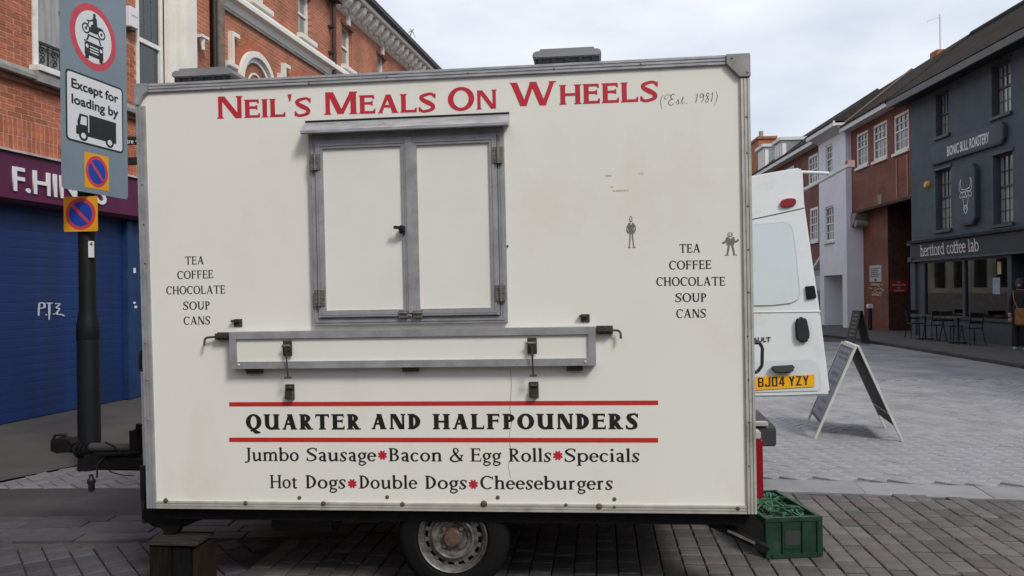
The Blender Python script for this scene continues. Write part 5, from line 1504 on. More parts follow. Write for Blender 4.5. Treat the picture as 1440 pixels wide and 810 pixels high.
for side, (a, b) in enumerate(((FO[0] + .037, xm - .002), (xm + .002, FO[1] - .037))):
    dd = MB().box(a + .030, b - .030, -.024, -.002, dz0 + .030, dz1 - .030).build('hatch_door', M_doorpanel, tr)
    frame_ring(a, b, dz0, dz1, .038, -.036, -.002, 'door_frame', M_alu_dk, dd)
    MB().box(a + .01, b - .01, -.0415, -.0365, dz0 + .004, dz0 + .012).build('bright_bottom_lip', mat('bright_aluminium', (.6, .62, .64), .3, .7, var=.1), dd)
MB().box(xm - .016, xm + .016, -.044, -.0365, dz0 + .02, dz1).build('closing_strip', M_alu_dk, tr)
# hinges on the door sides
for u, v in ((443, 228), (449.5, 419), (700, 218), (704, 412)):
    x, z = T(u, v, -.04); mb = MB().box(x - .026, x - .006, -.046, -.036, z - .04, z + .04).box(x + .006, x + .026, -.046, -.036, z - .04, z + .04).cyl((x, -.048, z - .042), (x, -.048, z + .042), .007, 10)
    for sx in (-.016, .016):
        for sz in (-.026, 0, .026): dome(mb, x + sx, z + sz, .0045, -.046)
    mb.build('hinge', M_steel, tr)
for u, v in ((568, 441.5), (588, 441.5)):
    x, z = T(u, v, -.04); mb = MB().box(x - .024, x + .024, -.048, -.0365, z - .018, z + .018).cyl((x - .02, -.052, z + .006), (x + .02, -.052, z + .006), .006, 8)
    for sx in (-.014, .014): dome(mb, x + sx, z - .008, .004, -.048)
    mb.build('bottom_catch', M_steel, tr)
x, z = T(563.5, 321.5, -.05)
MB().box(x - .006, x + .022, -.06, -.036, z - .026, z + .014).cyl((x + .008, -.075, z), (x + .008, -.04, z), .016, 14).beam((x - .030, -.075, z + .006), (x + .014, -.075, z + .002), .016, .016).build('door_lock', M_black, tr, bevel=.002)
# rain gutter over the hatch
g0 = T(422, 175, -.09); g1 = T(714, 165, -.09); g2 = T(714, 177, -.09); g3 = T(422, 187, -.09)
gx0, gx1 = (g0[0] + g3[0]) / 2, (g1[0] + g2[0]) / 2; gz1, gz0 = (g0[1] + g1[1]) / 2, (g2[1] + g3[1]) / 2
MB().prism_x([(0, gz1 + .03), (0, gz0 + .02), (-.085, gz0 - .002), (-.09, gz0 + .003), (-.09, gz0 + .016), (-.075, gz0 + .03), (-.012, gz1 + .03)], gx0, gx1).build('rain_gutter', M_alu, tr)
MB().box(gx0, gx1, -.02, 0, gz1 + .0305, gz1 + .037).build('gutter_sealant', M_ink, tr)
MB().box(FO[0] + .02, FO[1] + .0, -.030, -.0, FO[3] + .001, gz0 + .018).build('gutter_backing', M_alu_dk, tr)
# ---- folding counter flap
CO = TR4((323, 467), (837.7, 459.7), (837.9, 513.5), (323.6, 519), -.05)
cf_ = MB().box(CO[0] + .03, CO[1] - .03, -.042, -.001, CO[2] + .03, CO[3] - .03).build('counter_flap', M_doorpanel, tr)
frame_ring(CO[0], CO[1], CO[2], CO[3], .036, -.056, -.002, 'flap_frame', M_alu_dk, cf_, groove=False)
for u, v in ((335.5, 513.5), (823, 509)):
    x, z = T(u, v, -.056); mb = MB(); dome(mb, x, z, .008, -.056); mb.build('flap_screw', M_alu_lt, cf_, fix=False)
for u0, u1, v0, v1 in ((346, 367, 519, 525), (565.5, 588, 515.5, 522), (797, 819.5, 514, 521)):
    a = T(u0, v0, -.03); b = T(u1, v1, -.03)
    mb = MB().box(a[0], b[0], -.03, -.0, b[1] - .002, CO[2] - .001).cyl((a[0], -.036, CO[2] - .006), (b[0], -.036, CO[2] - .006), .006, 8)
    for k in (.2, .5, .8): dome(mb, a[0] + (b[0] - a[0]) * k, (b[1] + CO[2]) / 2 - .003, .0035, -.030)
    mb.build('flap_hinge', mat('bronzed_hinge', (.075, .062, .045), .5, .5, var=.2), tr)
M_latch = mat('tarnished_latch', (.085, .080, .068), .45, .6, var=.35, scale=60)
for (u, vt, vb, uc, vc0, vc1) in ((404, 479, 501, 407, 540.5, 562), (748, 475, 498, 750.5, 537, 559.5)):
    x, zt = T(u, vt, -.06); zb = T(u, vb, -.06)[1]
    lt = MB().box(x - .024, x + .024, -.062, -.0565, zb, zt).box(x - .012, x + .012, -.080, -.062, (zt + zb) / 2 - .01, (zt + zb) / 2 + .012).build('toggle_latch', M_latch, tr, bevel=.002)
    zr = T(u, vb + 30, -.07)[1]
    MB().cyl((x, -.085, (zt + zb) / 2), (x + .004, -.072, zr), .0045, 8).cyl((x - .015, -.072, zr), (x + .022, -.072, zr), .006, 8).build('latch_rod', M_latch, lt)
    MB().cyl((x - .02, -.078, zt - .025), (x + .02, -.078, zt - .025), .007, 8).build('latch_pin', M_steel, lt)
    xc, zc1 = T(uc, vc0, -.01); zc0 = T(uc, vc1, -.01)[1]
    k_ = MB().box(xc - .024, xc + .024, -.008, .0, zc0, zc1).box(xc - .018, xc + .022, -.032, -.008, zc0 + .003, zc1 - .035).prism_x([(-.008, zc1 - .006), (-.022, zc1 - .02), (-.008, zc1 - .03)], xc - .018, xc + .018)
    for sx in (-.014, .014): dome(k_, xc + sx, zc1 - .01, .004, -.008)
    k_.build('latch_keeper', M_latch, tr, bevel=.0015)
# side bolts with bent rods
for s, (u0, u1, v, ue, ve) in ((-1, (303, 322, 473.5, 288.5, 486)), (1, (839, 862, 464.5, 873, 476))):
    a = T(u0, v, -.03); b = T(u1, v, -.03); zc = (a[1] + b[1]) / 2; e = T(ue, ve, -.03)
    lo, hi = min(a[0], b[0]), max(a[0], b[0])
    mb = MB().box(lo, hi, -.012, 0, zc - .02, zc + .022)
    for q_ in (lo + .01, (lo + hi) / 2, hi - .01): mb.box(q_ - .008, q_ + .008, -.04, -.012, zc - .014, zc + .018)
    mb.box(lo + .004, hi - .004, -.046, -.02, zc - .004, zc + .012)
    outx = lo if s < 0 else hi
    mb.tube([((lo + hi) / 2, -.030, zc), (outx + s * .02, -.030, zc - .001), (e[0] - s * .008, -.032, zc - .004), (e[0], -.034, zc - .016), (e[0], -.040, e[1])], .006, 8)
    mb.build('side_bolt', M_latch, tr)
for u, v in ((334, 454), (823, 447.5)):
    x, z = T(u, v, -.01); mb = MB().box(x - .022, x + .022, -.006, 0, z - .020, z + .020).box(x - .03, x + .012, -.026, -.006, z + .006, z + .016)
    for sx in (-.012, .012):
        for sz in (-.012, .004): dome(mb, x + sx, z + sz, .004, -.006)
    mb.build('strike_plate', M_latch, tr)

# ---- painted lettering
F1 = dict(S=.205, T=.135, L=.045, h=.055, W=1.15)
F2 = dict(S=.30, T=.125, L=.075, h=.085, W=1.20, boldU=1)
F3 = dict(S=.150, T=.078, L=.070, h=.058, W=1.02, X=.66, asc=1.03)
F4 = dict(S=.150, T=.075, L=.06, h=.045, W=.95)
def word(txt, p, key, ul, vl, ur, vr, hpx, m, small=None, track=.06, space=.34, hr=None, italic=0.0, name='lettering', label=None):
    V, Fc, w = word_polys(txt, p, key, small, space, track)
    bl = T(ul, vl); br = T(ur, vr); top = T(ul, vl - hpx)
    h2 = (T(ur, vr - hr)[1] - br[1]) if hr else None
    return put_text(V, Fc, w, bl, br, top[1] - bl[1], m, tr, name, y=-.0012, label=label, skew_h=h2)
t_line = 'red painted lettering'
for txt, ul, vl, ur, vr, h in (("Neil's", 304.5, 167, 438, 163, 31), ('Meals', 455.5, 161.5, 613.5, 157, 31.5), ('On', 630, 156.5, 699, 152.5, 32.5), ('Wheels', 717, 150, 926, 142, 33.5)):
    word(txt, F1, 'F1', ul, vl, ur, vr, h, M_red, small=.82, track=.05, label=t_line)
for txt, ul, vl, ur, vr in (('QUARTER', 346, 604, 507.5, 604), ('AND', 522, 603.5, 592, 603.5), ('HALFPOUNDERS', 609, 603.5, 898, 603.5)):
    word(txt, F2, 'F2', ul, vl, ur, vr, 21.5, M_ink, track=.15)
for txt, ul, ur in (('Jumbo', 344, 420.5), ('Sausage', 431, 529), ('Bacon', 547, 622), ('&', 632.7, 651), ('Egg', 662, 704.5), ('Rolls', 715.8, 775.4), ('Specials', 794, 899.5)):
    yy = lambda u: 648 + (u - 344) / 555 * 1.5
    word(txt, F3, 'F3', ul, yy(ul), ur, yy(ur), 18.5, M_ink)
for txt, ul, ur in (('Hot', 380, 418.5), ('Dogs', 430, 486.5), ('Double', 505.4, 586.7), ('Dogs', 598, 656.7), ('Cheeseburgers', 675.6, 862)):
    yy = lambda u: 686.3 + (u - 380) / 480 * 2.2
    word(txt, F3, 'F3', ul, yy(ul), ur, yy(ur), 18.5, M_ink)
for u, v in ((538, 640), (784.5, 640.5), (495.5, 680), (665.7, 681)):
    x, z = T(u, v); st = disc(0, 0, .015, 12)
    for k in range(8):
        a = pi * k / 4 + pi / 8
        st.append([(.008 * cos(a - 1.3), .008 * sin(a - 1.3)), (.023 * cos(a - .22), .023 * sin(a - .22)), (.026 * cos(a), .026 * sin(a)), (.023 * cos(a + .22), .023 * sin(a + .22)), (.008 * cos(a + 1.3), .008 * sin(a + 1.3))])
    flat_polys(st, M_red, tr, 'star_mark', y=-.0012, fn=lambda a, b: (x + a, z + b))
for lst in ((('TEA', 260.5, 372, 287, 371.5), ('COFFEE', 249.5, 392.5, 300, 391), ('CHOCOLATE', 234, 414, 317, 412.5), ('SOUP', 257.5, 435.5, 296, 435), ('CANS', 258.5, 456.5, 296, 456)),
            (('TEA', 955.5, 355.5, 985, 355), ('COFFEE', 941, 379, 1000.5, 378), ('CHOCOLATE', 923, 402, 1020, 401.5), ('SOUP', 949.5, 424.5, 994, 424.5), ('CANS', 951, 447, 993, 446.5))):
    for txt, ul, vl, ur, vr in lst:
        word(txt, F4, 'F4', ul, vl, ur, vr, 11.3 if ul < 500 else 12.2, M_ink)
for vL, vR, hh in ((568.5, 566.3, 6.2), (618.3, 619, 6.4)):
    a = T(322.5, vL); b = T(925.5, vR); h = hh / 2 / 277
    mb = MB(); n = 12
    for k in range(n):
        t0, t1 = k / n, (k + 1) / n
        xa, za, xb2, zb2 = a[0] + (b[0] - a[0]) * t0, a[1] + (b[1] - a[1]) * t0, a[0] + (b[0] - a[0]) * t1, a[1] + (b[1] - a[1]) * t1
        mb.quad((xa, -.0012, za - h), (xb2, -.0012, zb2 - h), (xb2, -.0012, zb2 + h), (xa, -.0012, za + h))
    mb.build('painted_stripe', M_redstripe, tr, fix=False)
# script: (Est. 1981)
def R_(*p): return ribbon([(x, y, w) for x, y, w in p], 5)
es = R_((.30, 1.10, .03), (.06, .75, .05), (-.02, .25, .05), (.08, -.42, .02))
es += R_((.72, .66, .02), (.46, .62, .05), (.42, .86, .04), (.72, 1.04, .03), (1.10, .98, .05)) + R_((1.62, .98, .03), (1.40, 1.10, .05), (1.14, .90, .08), (1.16, .66, .06), (1.42, .56, .02)) + R_((1.42, .56, .02), (1.04, .48, .06), (.86, .22, .08), (1.0, -.02, .05), (1.32, .0, .05), (1.58, .26, .02))
es += R_((1.72, .08, .03), (1.92, .52, .04), (1.98, .30, .07), (1.96, .06, .05), (1.78, .0, .03)) + R_((1.98, .04, .03), (2.25, .25, .02), (2.48, .70, .03))
es += R_((2.52, .80, .04), (2.38, .24, .07), (2.44, .02, .04), (2.70, .22, .02)) + R_((2.36, .56, .03), (2.66, .60, .03)) + disc(2.92, .04, .05)
es += R_((3.92, .72, .02), (4.14, .96, .05), (3.92, .06, .08)) + R_((4.78, .78, .05), (4.62, .96, .05), (4.42, .80, .06), (4.46, .58, .05), (4.68, .60, .03), (4.82, .84, .06), (4.74, .30, .06), (4.50, .02, .03))
es += R_((5.42, .86, .03), (5.28, .98, .05), (5.12, .84, .06), (5.26, .56, .06), (5.34, .24, .06), (5.14, .02, .05), (5.02, .20, .05), (5.18, .46, .05), (5.42, .76, .04), (5.42, .88, .03))
es += R_((5.62, .72, .02), (5.86, .98, .05), (5.66, .04, .08)) + R_((6.22, 1.10, .02), (6.34, .60, .06), (6.18, .02, .05), (5.98, -.34, .02))
a = T(929.5, 148); b = T(1009, 143.3); hE = (T(929, 134.5)[1] - a[1])
flat_polys(es, M_ink, tr, 'lettering', y=-.0012, fn=lambda p, q_: (a[0] + (b[0] - a[0]) * p / 6.35, a[1] + (b[1] - a[1]) * p / 6.35 + q_ * hE))
# two small faded figure stickers
def figure(u0, v0, u1, v1, arms):
    p0_, p1_ = T(u0, v0), T(u1, v1)
    f = ring(.5, .90, .17, .10, .05, .028, n=14) + rc(.42, .47, .88, .92) + rc(.54, .59, .88, .92) + rc(.44, .58, .835, .85) + [[(.30, .44), (.70, .44), (.80, .62), (.74, .80), (.62, .79), (.52, .70), (.44, .79), (.26, .80), (.20, .62)]]
    f += ribbon([(.42, .52, .13), (.38, .30, .12), (.30, .04, .10)], 3) + ribbon([(.58, .52, .13), (.66, .28, .12), (.72, .04, .10)], 3)
    f += rc(.16, .40, 0, .035) + rc(.64, .90, 0, .035)
    for arm_ in arms: f += ribbon([(x, y, .09) for x, y in arm_], 3)
    flat_polys(f, M_ink_grey, tr, 'figure_sticker', y=-.001, fn=lambda a_, b_: (p0_[0] + (p1_[0] - p0_[0]) * a_, p1_[1] + (p0_[1] - p1_[1]) * b_))
figure(880, 304, 895, 348.5, (((.30, .74), (.06, .60), (.24, .46)), ((.70, .74), (.96, .62), (.74, .46))))
figure(1015, 327, 1039, 359, (((.36, .74), (.20, .60), (.02, .54)), ((.62, .66), (.80, .58), (1.0, .68))))

# ---- roof vents
def roof_vent(u0, v0, u1, v1, y0, dep, lab=None):
    a = T(u0, v0, y0); b = T(u1, v1, y0); x0, x1 = a[0], b[0]; zt = b[1]
    v_ = MB().prism_y([(x0 + .02, zt - .040), (x1 - .02, zt - .040), (x1, zt - .034), (x1, zt - .012), (x1 - .012, zt), (x0 + .012, zt), (x0, zt - .012), (x0, zt - .034)], y0, y0 + dep).build('roof_vent', M_ventgrey, tr, bevel=.006)
    MB().prism_y([(x0 + .035, zt + .002), (x1 - .035, zt + .002), (x1 - .04, zt + .014), (x0 + .04, zt + .014)], y0 + .02, y0 + dep - .02).build('vent_lid', M_ventgrey, v_)
    MB().box(x0 + .05, x1 - .05, y0 + .03, y0 + dep - .03, Z1, zt - .041).build('vent_neck', M_black, v_)
    mb = MB().box(x0 + .012, x1 - .012, y0 + .012, y0 + .022, zt - .085, zt - .041)
    for k in range(5): mb.box(x0 + .03 + k * (x1 - x0 - .08) / 4, x0 + .05 + k * (x1 - x0 - .08) / 4, y0 + .0, y0 + .02, zt - .11, zt - .041)
    mb.build('vent_grille', M_black, v_)
    MB().box(x0 + .025, x1 - .025, y0 + .005, y0 + dep - .02, Z1, zt - .112).build('vent_base', M_ventgrey if dep < 0 else M_black, v_)
roof_vent(748.5, 72, 845.5, 67, .22, .40)
roof_vent(240.5, 98, 325, 95, .22, .40)

# ---- running gear and underside
MB().box(-HX + .03, HX - .03, .03, TD - .03, Z0 - .02, Z0 + .003).build('floor', M_blackmetal, tr)
MB().box(-HX + .06, HX - .02, .05, .11, Z0 - .075, Z0 - .021).box(-HX + .06, HX - .02, TD - .11, TD - .05, Z0 - .075, Z0 - .021).build('chassis_rail', M_blackmetal, tr)
wx, wz = T(636, 757, .06)
wzw = (TM @ Vector((wx, .1, wz))).z; RT = wzw - .024
MB().cyl((wx, .1, wz), (wx, TD - .1, wz), .03, 12).box(wx - .05, wx + .25, .12, .18, wz - .02, Z0 - .03).build('axle', M_blackmetal, tr)
def wheel(y0, s):
    ty = MB().lathe_y([(.182, .012 * s), (.20, -.004 * s), (RT - .045, -.004 * s), (RT - .014, .012 * s), (RT, .04 * s), (RT, .13 * s), (RT - .02, .165 * s), (.19, .168 * s)], wx, wz, 56, y0=y0)
    w_ = ty.build('wheel', M_rubber, tr)
    rim = MB().lathe_y([(.186, .008 * s), (.180, -.002 * s), (.174, .004 * s), (.170, .014 * s), (.163, .016 * s), (.158, .032 * s), (.152, .04 * s)], wx, wz, 48, y0=y0)
    rim.build('rim', M_rim, w_)
    dk = MB(); n = 32
    for k in range(n):
        a0, a1 = 2 * pi * (k + .02) / n, 2 * pi * (k + .98) / n
        r1 = .1535 if k % 2 == 0 else .134
        if k % 2: a0 -= .02; a1 += .02
        dk.prism_y([(wx + .118 * cos(a0), wz + .118 * sin(a0)), (wx + r1 * cos(a0 + .02), wz + r1 * sin(a0 + .02)), (wx + r1 * cos(a1 - .02), wz + r1 * sin(a1 - .02)), (wx + .118 * cos(a1), wz + .118 * sin(a1))], y0 + .030 * s, y0 + .036 * s)
    dk.build('slotted_disc', M_rim, w_)
    MB().lathe_y([(.0, .06 * s), (.16, .06 * s)], wx, wz, 24, y0=y0).build('wheel_backing', M_black, w_)
    MB().lathe_y([(.120, .030 * s), (.114, .012 * s), (.106, .008 * s), (.100, .016 * s), (.082, .020 * s), (.074, .030 * s), (.05, .034 * s), (.048, .030 * s)], wx, wz, 40, y0=y0).build('rim_dish', M_rim, w_)
    MB().lathe_y([(.050, .033 * s), (.047, .002 * s), (.040, -.006 * s), (0, -.008 * s)], wx, wz, 24, y0=y0).build('hub_cap', M_rust, w_)
    nb_ = MB()
    for k in range(4):
        a = pi / 4 + k * pi / 2; nb_.cyl((wx + .064 * cos(a), y0 + .03 * s, wz + .064 * sin(a)), (wx + .064 * cos(a), y0 + .012 * s, wz + .064 * sin(a)), .011, 6)
    nb_.build('wheel_nut', M_steel, w_)
wheel(.055, 1); wheel(TD - .055, -1)
MB().box(-HX + .1, HX - .1, TD - .045, TD - .03, .16, Z0 - .076).build('added_shade_skirt', M_blackmetal, tr)  # unseen skirt added to keep light out from under the trailer
MB().box(-1.15, -.75, .55, 1.15, .18, Z0 - .021).build('added_shade_box', M_dkgrey, tr, bevel=.02)  # unseen box added to deepen the dark beneath the body
# corner steadies
def Tp(u, v, y): x, z = T(u, v, y); return (x, y, z)
def plate(pts, y0, y1, name, m): return MB().prism_y([T(u, v, y0) for u, v in pts], y0, y1).build(name, m, tr)
plate([(222, 714), (254, 714), (255, 736), (248, 750), (233, 751), (222, 738), (212, 722)], .10, .16, 'corner_steady', M_blackmetal)
MB().beam(Tp(243, 742, .13), Tp(318, 711, .13), .05, .035).build('steady_brace', M_blackmetal, tr)
plate([(205, 700), (211, 716), (224, 716), (231, 744), (214, 740), (199, 728)], .16, .24, 'steady_bracket', M_blackmetal)
MB().cyl(Tp(202, 655, .30), Tp(202.5, 702, .30), .020, 12).build('jockey_tube', M_black, tr)
MB().cyl(Tp(202.5, 702, .30), Tp(204, 735, .30), .017, 12).build('jockey_leg', mat('dark_leg_steel', (.06, .055, .05), .6, .4), tr)
MB().beam(Tp(975, 722, .12), Tp(1078, 772, .12), .07, .035).build('corner_steady', M_blackmetal, tr)
plate([(1010, 722), (1058, 722), (1074, 742), (1072, 774), (1040, 758)], .16, .20, 'steady_bracket', M_blackmetal)
MB().beam(Tp(1022, 744, .10), Tp(1060, 762, .10), .05, .012).build('steady_highlight', M_steel, tr)  # grey strip standing in for a highlight on the steady
# tail lamp, grab handle, locker at the ends
a = T(1061, 617, .06); b = T(1073, 700, .06)
MB().box(HX + .005, b[0], .04, .12, b[1], a[1]).build('tail_lamp', M_lampred, tr, bevel=.008)
MB().box(HX + .005, b[0] - .008, .04, .11, a[1] + .002, a[1] + .04).build('lamp_cap', M_alu_lt, tr, bevel=.005)
MB().tube([(HX + .003, .25, T(1060, 482, .25)[1]), (T(1068, 482, .25)[0], .25, T(1068, 482, .25)[1]), Tp(1072, 489, .25), Tp(1071.5, 514, .25), Tp(1065, 523, .25), (HX + .003, .25, T(1060, 526, .25)[1])], .009, 10).build('grab_handle', M_black, tr)
xl = T(198.5, 600, .5)[0]; zt_ = T(200, 507, .5)[1]; zb_ = T(200, 659, .5)[1]
MB().box(xl, -HX - .005, .5, 1.4, zb_, zt_).build('front_locker', M_vanpanel, tr, bevel=.01)
MB().tube([(-HX - .01, .40, T(200, 492, .4)[1]), (T(197.5, 492, .4)[0], .40, T(198, 495, .4)[1]), (T(197.5, 520, .4)[0], .40, T(198, 520, .4)[1]), (-HX - .01, .40, T(200, 526, .4)[1])], .010, 8).build('grab_handle', M_black, tr)
# drawbar and coupling
DY = .9
MB().beam(Tp(124, 648, DY), Tp(262, 650, DY), .09, .10).build('drawbar', M_blackmetal, tr)
MB().beam(Tp(150, 648, DY), (-HX + .1, DY - .25, T(150, 648, DY)[1]), .06, .07).beam(Tp(150, 648, DY), (-HX + .1, DY + .4, T(150, 648, DY)[1]), .06, .07).build('drawbar_arm', M_blackmetal, tr)
MB().cyl(Tp(128, 629, DY), Tp(194, 630, DY), .030, 16).build('overrun_tube', mat('dull_grey_tube', (.06, .06, .06), .5, .4, var=.25), tr)
bl = MB()
for k in range(7): bl.cyl(Tp(108 + k * 3, 633, DY), Tp(110.2 + k * 3, 633, DY), .052 if k % 2 else .040, 16)
bl.build('rubber_bellows', M_rubber, tr)
MB().cyl(Tp(92, 630, DY), Tp(110, 632, DY), .028, 14).build('coupling_shaft', M_black, tr)
plate([(71, 620), (76, 617), (96, 618), (100, 625), (98, 636), (80, 638), (71, 634)], DY - .045, DY + .045, 'coupling_head', M_blackmetal)
for yy in (DY - .03, DY + .03):
    pass
MB().tube([Tp(73, 621, DY), Tp(78, 611.5, DY), Tp(93, 611.5, DY), Tp(97, 620, DY)], .010, 8).build('coupling_handle', M_black, tr)
MB().beam(Tp(140, 640, DY - .06), Tp(196, 636, DY - .06), .03, .012).tube([Tp(148, 622, DY), Tp(160, 628, DY - .03), Tp(171, 638, DY - .03)], .006, 6).build('brake_rod', M_blackmetal, tr)
MB().beam(Tp(196, 596, DY - .02), Tp(189, 640, DY - .02), .03, .03).box(T(188, 612, DY)[0], T(199, 612, DY)[0], DY - .05, DY + .02, T(190, 640, DY)[1], T(190, 604, DY)[1]).build('handbrake_lever', M_blackmetal, tr)
MB().tube([Tp(150, 640, DY - .05), Tp(140, 650, DY - .06), Tp(136.5, 657, DY - .06), Tp(136.5, 672, DY - .06)], .006, 8).build('cable', M_black, tr)
MB().lathe_z([(0, 0), (.014, .0), (.02, .012), (.02, .05), (.026, .055), (.026, .075), (.016, .085), (.012, .11), (0, .11)], 0, 0, 14).build('electrical_plug', M_black, tr).location = (T(137, 688, DY)[0], DY - .06, T(137, 687.5, DY)[1])
mb = MB().tube([Tp(148, 652, DY), Tp(156, 664, DY + .1), Tp(172, 668, DY + .2), Tp(188, 669, DY + .3)], .004, 6)
mb.build('breakaway_cable', M_black, tr)

# ================================================================== SUPPORT BLOCK AND CRATE
fx = TM @ Vector((T(208, 754, -.02)[0], -.02, 0)); fx1 = TM @ Vector((T(298, 754, -.02)[0], -.02, 0))
zt = (TM @ Vector((T(240, 764, .02)[0], .02, T(240, 764, .02)[1]))).z
tb = empty('timber_block', (fx.x, fx.y, .022), (0, 0, -.10), 'rough block of old timber planks under the left front corner leg of the trailer', 'block')
wd = (fx1 - fx).length
pls = [(0, .30), (.31, .70), (.71, .93), (.94, 1.0)]
for k, (a, b) in enumerate(((0, .34), (.35, .64), (.65, .80))):
    MB().box(a * wd, b * wd - .004, .0 + .006 * k, .20 - .004 * k, 0, zt - .022 - (.0, .006, .015)[k]).build('plank', (M_wood, mat('dark_timber', (.007, .008, .008), .9, var=.35, scale=5, stretch=(14, 14, 1), bump=.4, spec=.1), mat('brown_timber', (.022, .014, .010), .9, var=.35, scale=5, stretch=(14, 14, 1), bump=.4, spec=.1))[k], tb, bevel=.005)
MB().box(-.01, wd * .76, -.012, .19, zt - .0218, zt - .003).build('plank', mat('pale_timber', (.040, .033, .027), .9, var=.4, scale=6, stretch=(1, 8, 8), bump=.3, spec=.1), tb, bevel=.004)

p_fl = gp(1078, 786, .02); p_fr = gp(1155, 783, .02)
cr = empty('bottle_crate', (p_fr.x, p_fr.y, .022), (0, 0, math.atan2(.09, 1)), 'dark green plastic bottle crate under the right rear corner of the trailer', 'crate')
cw_, cd_, chh = .335, .62, .235
th_ = .016
MB().box(-cw_, 0, 0, th_, .0, chh).box(-cw_, 0, cd_ - th_, cd_, 0, chh).box(-cw_, -cw_ + th_, th_ + .0005, cd_ - th_ - .0005, 0, chh).box(-th_, 0, th_ + .0005, cd_ - th_ - .0005, 0, chh).box(-cw_ + th_, -th_, th_, cd_ - th_, .004, .02).build('shell', M_green, cr)
MB().box(-cw_ - .008, .008, -.008, th_ + .004, chh - .022, chh + .004).box(-cw_ - .008, .008, cd_ - th_, cd_ + .008, chh - .022, chh + .004).box(-.018, .008, th_ + .005, cd_ - th_ - .001, chh - .022, chh + .003).box(-cw_ - .008, -cw_ + .018, th_ + .005, cd_ - th_ - .001, chh - .022, chh + .003).build('rim', M_green, cr, bevel=.003)
ribs = MB().box(-cw_ - .007, -cw_ + .028, -.009, -.0005, .0, chh - .023).box(-.028, .007, -.009, -.0005, 0, chh - .023)
ribs.box(-cw_ * .72, -cw_ * .68, -.009, -.0005, 0, chh - .023).box(-cw_ * .36, -cw_ * .32, -.009, -.0005, 0, chh - .023).box(-cw_ + .03, -.03, -.012, -.0005, .0, .028).box(-cw_ * .67, -cw_ * .37, -.006, -.0005, .05, .065)
ribs.build('front_ribs', M_green, cr, bevel=.002)
sr = MB()
for k in range(7): sr.box(.0005, .010, .03 + k * .092, .042 + k * .092, 0, chh - .023)
sr.box(.0005, .008, .02, cd_ - .02, .08, .092).box(.0005, .008, .02, cd_ - .02, .15, .162).build('side_ribs', M_green, cr)
MB().box(-cw_ * .66, -cw_ * .38, -.0025, -.0005, .075, .16).build('handle_recess', M_dkgrey, cr)
nt = MB()
for k in range(1, 6): nt.box(-cw_ + k * cw_ / 6 - .003, -cw_ + k * cw_ / 6 + .003, th_, cd_ - th_, .06, chh - .02)
for k in range(1, 11): nt.box(-cw_ + th_, -th_, k * cd_ / 11 - .003, k * cd_ / 11 + .003, .061, chh - .019)
nt.build('bottle_divider', M_green, cr, fix=False)
cut = MB()
for k in range(75):       # curled tops of the divider cells
    x = rnd.uniform(-cw_ + .03, -.03); y = rnd.uniform(.05, cd_ - .04); a = rnd.uniform(0, pi); L2 = rnd.uniform(.02, .045); z = chh - .012 + rnd.uniform(-.01, .012)
    cut.beam((x - L2 * cos(a), y - L2 * sin(a), z), (x + L2 * cos(a), y + L2 * sin(a), z + rnd.uniform(-.01, .01)), .006, .012)
o = cut.build('cell_top_web', mat('worn_green_edge', (.05, .14, .085), .45, var=.3, scale=20), cr, fix=False); o['kind'] = 'stuff'

# ================================================================== WHITE VAN WITH OPEN TAILGATE
van = empty('white_van', (1.1, 6.9, .02), (0, 0, 0), 'white van behind the trailer, tailgate ajar above its yellow number plate', 'van')
vb = MB().prism_x([(0, .45), (0, 2.28), (.10, 2.42), (3.3, 2.42), (3.75, 2.30), (4.35, 1.45), (4.85, 1.20), (4.95, .95), (4.95, .40)], -1.0, .86)
vb.build('body', M_vanwhite, van, bevel=.05)
for sx in (-.86, .72):
    for yy in (.85, 3.95):
        w_ = MB().lathe_y([(0, 0)], 0, 0, 3) and MB()
        w_.cyl((sx, yy, .33), (sx + .15, yy, .33), .32, 28); w__ = w_.build('wheel', M_rubber, van)
        MB().cyl((sx - .005, yy, .33), (sx + .155, yy, .33), .19, 20).build('rim', M_steel, w__)
MB().box(.862, .868, 3.15, 4.0, 1.35, 2.0).box(-1.008, -1.002, 3.15, 4.0, 1.35, 2.0).build('side_window', M_glass, van)
MB().hexa([(-.85, 3.80, 2.22), (.72, 3.80, 2.22), (.72, 4.30, 1.55), (-.85, 4.30, 1.55), (-.85, 3.84, 2.26), (.72, 3.84, 2.26), (.72, 4.36, 1.57), (-.85, 4.36, 1.57)]).build('windscreen', M_glass, van)
# rear step bumper
bx = at(1091, 620, 6.42).x - 1.1
MB().prism_x([(-.50, .30), (-.50, .44), (-.46, .47), (-.02, .53), (-.02, .30)], -1.0, bx).build('rear_bumper', M_dkgrey, van, bevel=.01)
MB().box(-1.0, bx - .07, -.51, -.44, .47, .50).build('bumper_step_edge', M_alu_lt, van)
VF_M = Matrix.Translation((2.24, 5.62, 0)) @ Matrix.Rotation(radians(-14), 4, 'Z') @ Matrix.Rotation(radians(-6), 4, 'X')
VF = Frame(VF_M)
VL = Matrix.Translation((-1.1, -6.9, -.02)) @ VF_M
def vput(o): o.matrix_local = VL; return o
U = lambda u, v, y=0: VF.up(u, v, y)
outl = [(1020, 253), (1058, 246.8), (1085, 241.8), (1110, 237.6), (1125, 235.2), (1128.6, 238), (1129.3, 250), (1131, 285), (1136, 320), (1143, 370), (1152, 430), (1159, 485), (1165, 535), (1167.3, 551), (1163, 556), (1100, 558), (1020, 559)]
tg = vput(MB().prism_y([U(*p) for p in outl], 0, .07).build('tailgate', M_vanwhite, van, bevel=.012))
def tput(o): o.matrix_local = Matrix.Identity(4); return o
pan = [(1030, 318), (1085, 314), (1103, 312.5), (1111, 316), (1115, 325), (1118.5, 350), (1122, 385), (1125, 413), (1122, 422), (1112, 427), (1085, 430), (1030, 431)]
